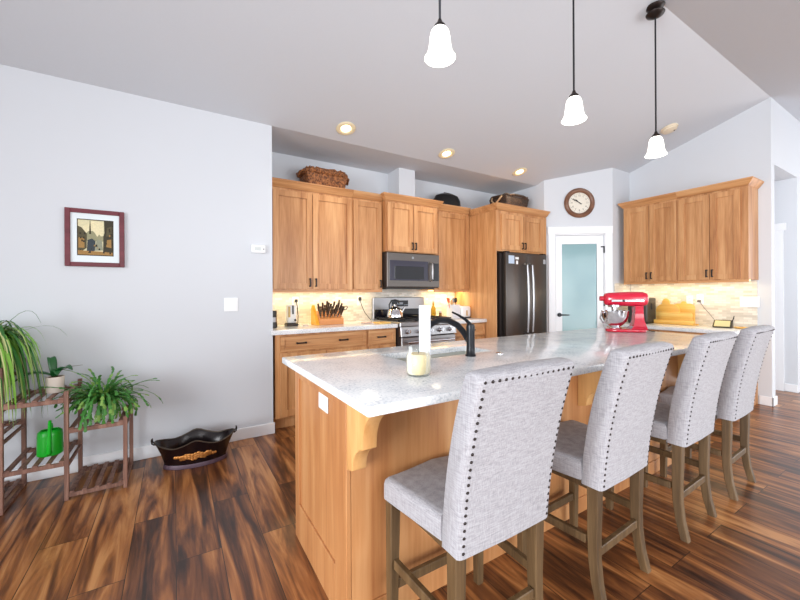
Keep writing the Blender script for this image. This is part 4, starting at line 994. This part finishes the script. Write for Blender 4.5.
for s in (-1, 1):
    m = MB(); m.tube([(s * .225, -.09, .2), (s * .262, -.07, .15), (s * .268, -.0, .09), (s * .262, .07, .15), (s * .225, .09, .2)], .012, 8); hh = m.build('handle', plain('pale_reed', (170, 140, 108), .7), t)
t = thing('roaster_lid', 'black oval roaster lid on top of the cabinet right of the vent chase', 'lid', (3.085, 3.82, ZT - .0012))
m = MB(); m.lathe([(0, .165), (.5, .162), (.8, .14), (.95, .095), (1.0, .03), (1.02, 0), (.98, 0), (.93, .09), (.7, .135), (0, .15)], seg=40, sx=.215, sy=.13); m.bm.transform(Matrix.Diagonal((1, 1, 1.15, 1))); m.build('dome', plain('black_enamelware', (14, 14, 16), .35), t)
m = MB(); m.tube([(-.05, 0, .186), (-.045, 0, .205), (.045, 0, .205), (.05, 0, .186)], .008, 8); m.build('handle', M_blackpl, t)

# ------------------------------------------------------------------ counter items, left run
zt = ZC + .0006
t = thing('coffee_grinder', 'small black appliance at the far left of the counter beside the white wall', 'appliance', (.800, 3.66, zt))
m = MB(); m.lathe([(0, 0), (.045, 0), (.048, .01), (.044, .03), (.042, .12), (.044, .15), (.04, .165), (0, .167)], seg=24); m.build('body', M_blackpl, t)
m = MB(); m.lathe([(.0445, .055), (.0455, .056), (.0455, .10), (.0445, .101)], seg=24); m.build('band', M_steel, t)
t = thing('can_opener', 'white electric can opener with dark base on the counter left of the knife block', 'appliance', (1.005, 3.74, zt))
m = MB(); m.box(-.058, .058, -.05, .05, 0, .03, .006); m.build('base', M_slatedk, t, 0)
m = MB(); m.box(-.045, .045, -.03, .045, .0305, .215, .012, 3); m.build('body', M_white, t)
m = MB(); m.box(-.04, -.018, -.036, -.0305, .09, .20, .003); m.build('side_grip', plain('tan_plastic', (206, 176, 110), .4), t, 0)
m = MB(); m.box(.0, .015, -.04, -.0305, .12, .21, .003); m.build('lever', M_blackpl, t, 0)
m = MB(); m.cyl((.03, -.0305, .06), (.03, -.04, .06), .012, 14); m.build('dial', M_blackpl, t)
m = MB(); m.tube([(1.115, 3.972, 1.165), (1.115, 3.945, 1.16), (1.12, 3.93, 1.10), (1.125, 3.92, 1.0), (1.11, 3.88, .935), (1.08, 3.80, .922)], .005, 6); m.box(1.10, 1.13, 3.945, 3.968, 1.150, 1.18, .003); solo('power_cord', m, M_blackpl, 'black power cord hanging from the outlet behind the white can opener', 'cord')
m = MB(); m.lathe([(0, 0), (.03, 0), (.034, .006), (.032, .012), (.028, .007), (0, .005)], seg=20); solo('small_dish', m, M_ceramic, 'small pale dish on the counter between can opener and knife block', 'dish', (1.14, 3.70, zt))
# knife block
t = thing('knife_block', 'wide slanted wooden knife block on the left counter', 'knife block', (1.385, 3.735, zt))
m = MB(); m.prism([(-.085, 0), (.085, 0), (.085, .128), (.06, .142), (-.085, .062)], -.118, .150, 'x', .002); m.build('body', M_block, t, 0)
m = MB(); m.prism([(-.10, 0), (.09, 0), (.09, .165), (.06, .205)], -.150, -.1185, 'x', .002); o = m.build('side_board', M_blocky, t, 0); o['label'] = 'golden side board'
kn_mat = plain('dark_knife_handle', (62, 48, 40), .35)
kn = None
for r_ in range(3):
    for c in range(7):
        L = .105 + .02 * ((c * 7 + r_ * 3) % 3)
        base = Vector((1.385 - .098 + c * .037 + .008 * r_, 3.735 - .060 + .046 * r_, zt + .080 + .026 * r_))
        if kn is None:
            kn = thing('kitchen_knife', 'dark-handled kitchen knife standing in the slanted wooden knife block', 'knife', base, 0, 'knives in the knife block')
            m = MB(); m.tube([(0, 0, .022), (0, .001, .05), (0, -.002, .085), (0, .004, .12)], [.0085, .0105, .0095, .011], 8); m.build('handle', kn_mat, kn)
            m = MB(); m.box(-.006, .006, -.006, .006, .0005, .0215); m.build('bolster', M_steel, kn, 0)
            o = kn
        else: o = copy_tree(kn); o.location = base
        o.rotation_euler = (math.radians(34 + R.uniform(-7, 7)), math.radians((c - 3) * 4 + R.uniform(-6, 8)), 0); o.scale = (1, 1, L / .12)
t = thing('kitchen_scissors', 'kitchen scissors with loop handles at the right end of the knife block', 'scissors', (1.532, 3.69, zt + .120))
m = MB()
for s in (-1, 1): m.tube([(s * .004, 0, 0), (s * .008, -.03, .03)] + [(s * (.022 - .018 * math.cos(a)), -.05 - .02 * math.sin(a) * .8 - .0, .052 + .022 * math.sin(a)) for a in [PI * 2 * k / 12 for k in range(13)]], .0045, 6)
m.build('handle', M_blackpl, t)
m = MB(); m.tube([(1.875, 3.972, 1.17), (1.875, 3.945, 1.16), (1.885, 3.94, 1.10), (1.92, 3.93, 1.02), (1.97, 3.92, .95), (1.99, 3.90, .925)], .004, 6); m.box(1.86, 1.89, 3.945, 3.972, 1.155, 1.20, .003); solo('power_cord', m, M_blackpl, 'thin black cord hanging from the outlet right of the knife block', 'cord')
m = MB(); m.box(-.05, .05, -.035, .035, 0, .012, .003); solo('folded_cloth', m, plain('pink_gray_cloth', (206, 176, 168), .9, noise=.1), 'small folded cloth on the counter right of the knife block', 'cloth', (1.79, 3.62, zt), .2)
m = MB(); m.box(-.07, .07, -.08, .08, 0, .012, .004); solo('cutting_board', m, M_board, 'small wooden board lying on the counter just left of the range', 'cutting board', (1.93, 3.52, zt))
# kettle on the rear left burner
t = thing('kettle', 'shiny steel kettle on the left burner of the range', 'kettle', (2.200, 3.70, .9585))
m = MB(); m.lathe([(0, 0), (.088, 0), (.095, .008), (.093, .04), (.078, .085), (.055, .115), (.04, .122), (0, .124)], seg=32); m.build('body', M_chrome, t)
m = MB(); m.lathe([(0, .1245), (.036, .1245), (.03, .135), (.008, .14), (.012, .155), (0, .16)], seg=20); m.build('lid', M_chrome, t)
m = MB(); m.tube([(.085, -.0, .05), (.115, -.0, .085), (.135, 0, .115)], [.016, .013, .011], 10); m.build('spout', M_chrome, t)
m = MB(); m.tube([(-.07, 0, .09), (-.075, 0, .15), (-.045, 0, .195), (0, 0, .205), (.045, 0, .195), (.06, 0, .16)], .009, 10); m.build('handle', M_blackpl, t)
# right of the range
t = thing('oil_bottle', 'clear glass oil bottle on the counter right of the range', 'bottle', (2.868, 3.84, zt))
m = MB(); m.lathe([(0, 0), (.030, 0), (.032, .005), (.031, .12), (.014, .16), (.012, .20), (.014, .205), (0, .206)], seg=20); m.build('body', glass('oil_glass', (214, 196, 130)), t)
m = MB(); m.lathe([(0, .2065), (.013, .2065), (.011, .23), (0, .232)], seg=14); m.build('stopper', M_steel, t)
t = thing('salt_shaker', 'small dark shaker on the counter between oil bottle and crock', 'shaker', (2.95, 3.80, zt))
m = MB(); m.lathe([(0, 0), (.02, 0), (.021, .004), (.018, .07), (0, .072)], seg=16); m.build('body', glass('shaker_glass', (190, 170, 150)), t)
m = MB(); m.lathe([(0, .0725), (.019, .0725), (.017, .092), (0, .096)], seg=16); m.build('cap', M_steel, t)
cx, cy2 = 3.085, 3.70
t = thing('utensil_crock', 'white square utensil crock on the counter near the refrigerator', 'crock', (cx, cy2, zt))
m = MB(); m.box(-.062, .062, -.062, .062, 0, .012)
for (x0, x1, y0, y1) in ((-.062, -.054, -.062, .062), (.054, .062, -.062, .062), (-.054, .054, -.062, -.054), (-.054, .054, .054, .062)): m.box(x0, x1, y0, y1, .012, .175)
m.build('body', M_whitepot, t, 0)
def utensil(name, label, dx, lean, L, headm, stickm, shape):
    t = thing(name, label, 'utensil', (cx + dx, cy2, zt + .0135)); m = MB(); m.cyl((0, 0, 0), (lean * .75, 0, L * .75), .005, 8); m.build('handle', stickm, t)
    m = MB()
    if shape == 'flat': m.hexa([(lean * .75 - .018, -.004, L * .75), (lean * .75 + .018, -.004, L * .75), (lean * .75 + .018, .004, L * .75), (lean * .75 - .018, .004, L * .75), (lean - .028, -.003, L), (lean + .028, -.003, L), (lean + .028, .003, L), (lean - .028, .003, L)], .002)
    else: m.ball((lean * .87, 0, L * .87), .024, .01, .036, 12)
    m.build('head', headm, t)
M_or = plain('orange_silicone', (228, 104, 62), .45)
utensil('spatula', 'orange spatula leaning out of the left side of the crock', -.03, -.06, .25, M_or, M_or, 'flat')
utensil('ladle', 'steel ladle in the middle of the white crock', .004, -.004, .245, M_steel, M_steel, 'ball')
utensil('cooking_spoon', 'black cooking spoon leaning right in the white crock', .036, .010, .25, M_blackpl, M_blackpl, 'ball')
utensil('wooden_spoon', 'pale wooden spoon between the ladle and the orange spatula', -.01, -.018, .22, M_corb, M_corb, 'ball')
t = thing('toaster', 'white two-slice toaster on the counter against the refrigerator panel', 'toaster', (3.245, 3.72, zt))
m = MB(); m.box(-.082, .078, -.10, .13, .008, .155, .028, 4); m.build('body', M_white, t)
m = MB(); m.box(-.078, .074, -.095, .125, 0, .0085); m.build('base', M_slatedk, t, 0)
m = MB(); m.box(-.045, -.02, -.06, .09, .1552, .1562); m.box(.015, .04, -.06, .09, .1552, .1562); m.build('slots', M_blackpl, t, 0)
m = MB(); m.box(-.012, .008, -.108, -.1005, .03, .10); m.build('lever', plain('tan_lever', (196, 160, 110), .4), t, 0)

# ------------------------------------------------------------------ counter items, right run
zr = ZCR + .0006
t = thing('toaster_oven', 'tall dark gray appliance behind the red mixer on the right counter', 'appliance', (5.24, 2.46, zr), -PI / 2)
m = MB(); m.box(-.11, .13, -.12, .12, .01, .33, .018, 3); m.build('body', plain('gray_shell', (66, 64, 60), .4, .3), t)
m = MB(); m.box(-.1, .12, -.11, .11, 0, .0105); m.build('base', M_blackpl, t, 0)
m = MB(); m.box(.1302, .142, -.02, .02, .18, .26, .002); m.build('lever', M_blackpl, t, 0)
# golden boards standing in a tray
t = thing('board_rack', 'golden wood tray holding the standing boards on the right counter', 'tray', (5.33, 2.095, zr), -PI / 2)
m = MB(); m.box(-.225, .215, -.065, .065, 0, .014, .004); m.box(-.225, .215, -.065, -.057, .0142, .05, .003); m.build('tray', M_board, t, 0)
def outline(pts): return pts
def rb(x0, x1, z1, r, bump=None):
    P = [(x0, 0), (x1, 0)]
    for k in range(7): a = PI / 2 * k / 6; P.append((x1 - r + r * math.cos(a), z1 - r + r * math.sin(a)))
    if bump:
        bx, bw2, bh = bump
        for k in range(9): a = PI * k / 8; P.append((bx + bw2 * math.cos(a), z1 + bh * math.sin(a)))
    for k in range(7): a = PI / 2 + PI / 2 * k / 6; P.append((x0 + r + r * math.cos(a), z1 - r + r * math.sin(a)))
    return P
for (x0, x1, z1, r, bump, y0, dz, lab) in ((-.20, .06, .235, .08, (-.09, .045, .075), .0, 0, 'golden board with a round handle knob, left and tallest in the tray'),
                                          (-.02, .205, .245, .05, (.09, .03, .03), .028, 0, 'golden square board at the right of the tray, behind the others'),
                                          (-.15, .20, .135, .03, None, -.03, 0, 'low wide golden board at the front of the tray')):
    m = MB(); m.prism(rb(x0, x1, z1, r, bump), y0 - .009, y0 + .009, 'y', .002); solo('cutting_board', m, M_board, lab, 'cutting board', (5.33, 2.115, zr + .0145), -PI / 2)
t = thing('smart_display', 'olive tan speaker display with dark frame on the right counter', 'display', (5.25, 1.615, zr), -PI / 2 + .15)
m = MB(); m.hexa([(-.085, -.06, 0), (.085, -.06, 0), (.085, .06, 0), (-.085, .06, 0), (-.075, -.005, .085), (.085, -.005, .085), (.085, .05, .085), (-.075, .05, .085)], .012, 3); m.build('body', plain('dark_olive', (70, 62, 44), .5), t)
m = MB(); m.hexa([(-.068, -.0615, .016), (.068, -.0615, .016), (.068, -.057, .016), (-.068, -.057, .016), (-.062, -.014, .078), (.068, -.014, .078), (.068, -.0095, .078), (-.062, -.0095, .078)], .001); m.build('screen', plain('olive_screen', (226, 214, 160), .4), t, 0)
m = MB(); m.tube([(.078, -.03, .06), (.092, -.015, .10), (.098, -.01, .135)], [.006, .005, .004], 8); m.build('antenna', M_blackpl, t)
m = MB(); m.box(RX - .052, RX - .0195, 1.885, 1.917, 1.115, 1.140, .003); m.tube([(RX - .045, 1.89, 1.115), (RX - .05, 1.85, 1.05), (RX - .06, 1.78, .96), (RX - .08, 1.72, .88), (RX - .12, 1.68, .845)], .0028, 6); solo('power_cord', m, plain('gray_cord', (96, 92, 90), .5), 'thin cord from the right wall outlet down to the speaker display', 'cord')
m = MB(); m.lathe([(0, 0), (.05, 0), (.056, .004), (.07, .012), (.066, .014), (.05, .008), (0, .006)], seg=28); solo('small_plate', m, M_board, 'small tan plate on the right counter end nearest the hallway', 'plate', (5.28, 1.465, zr))
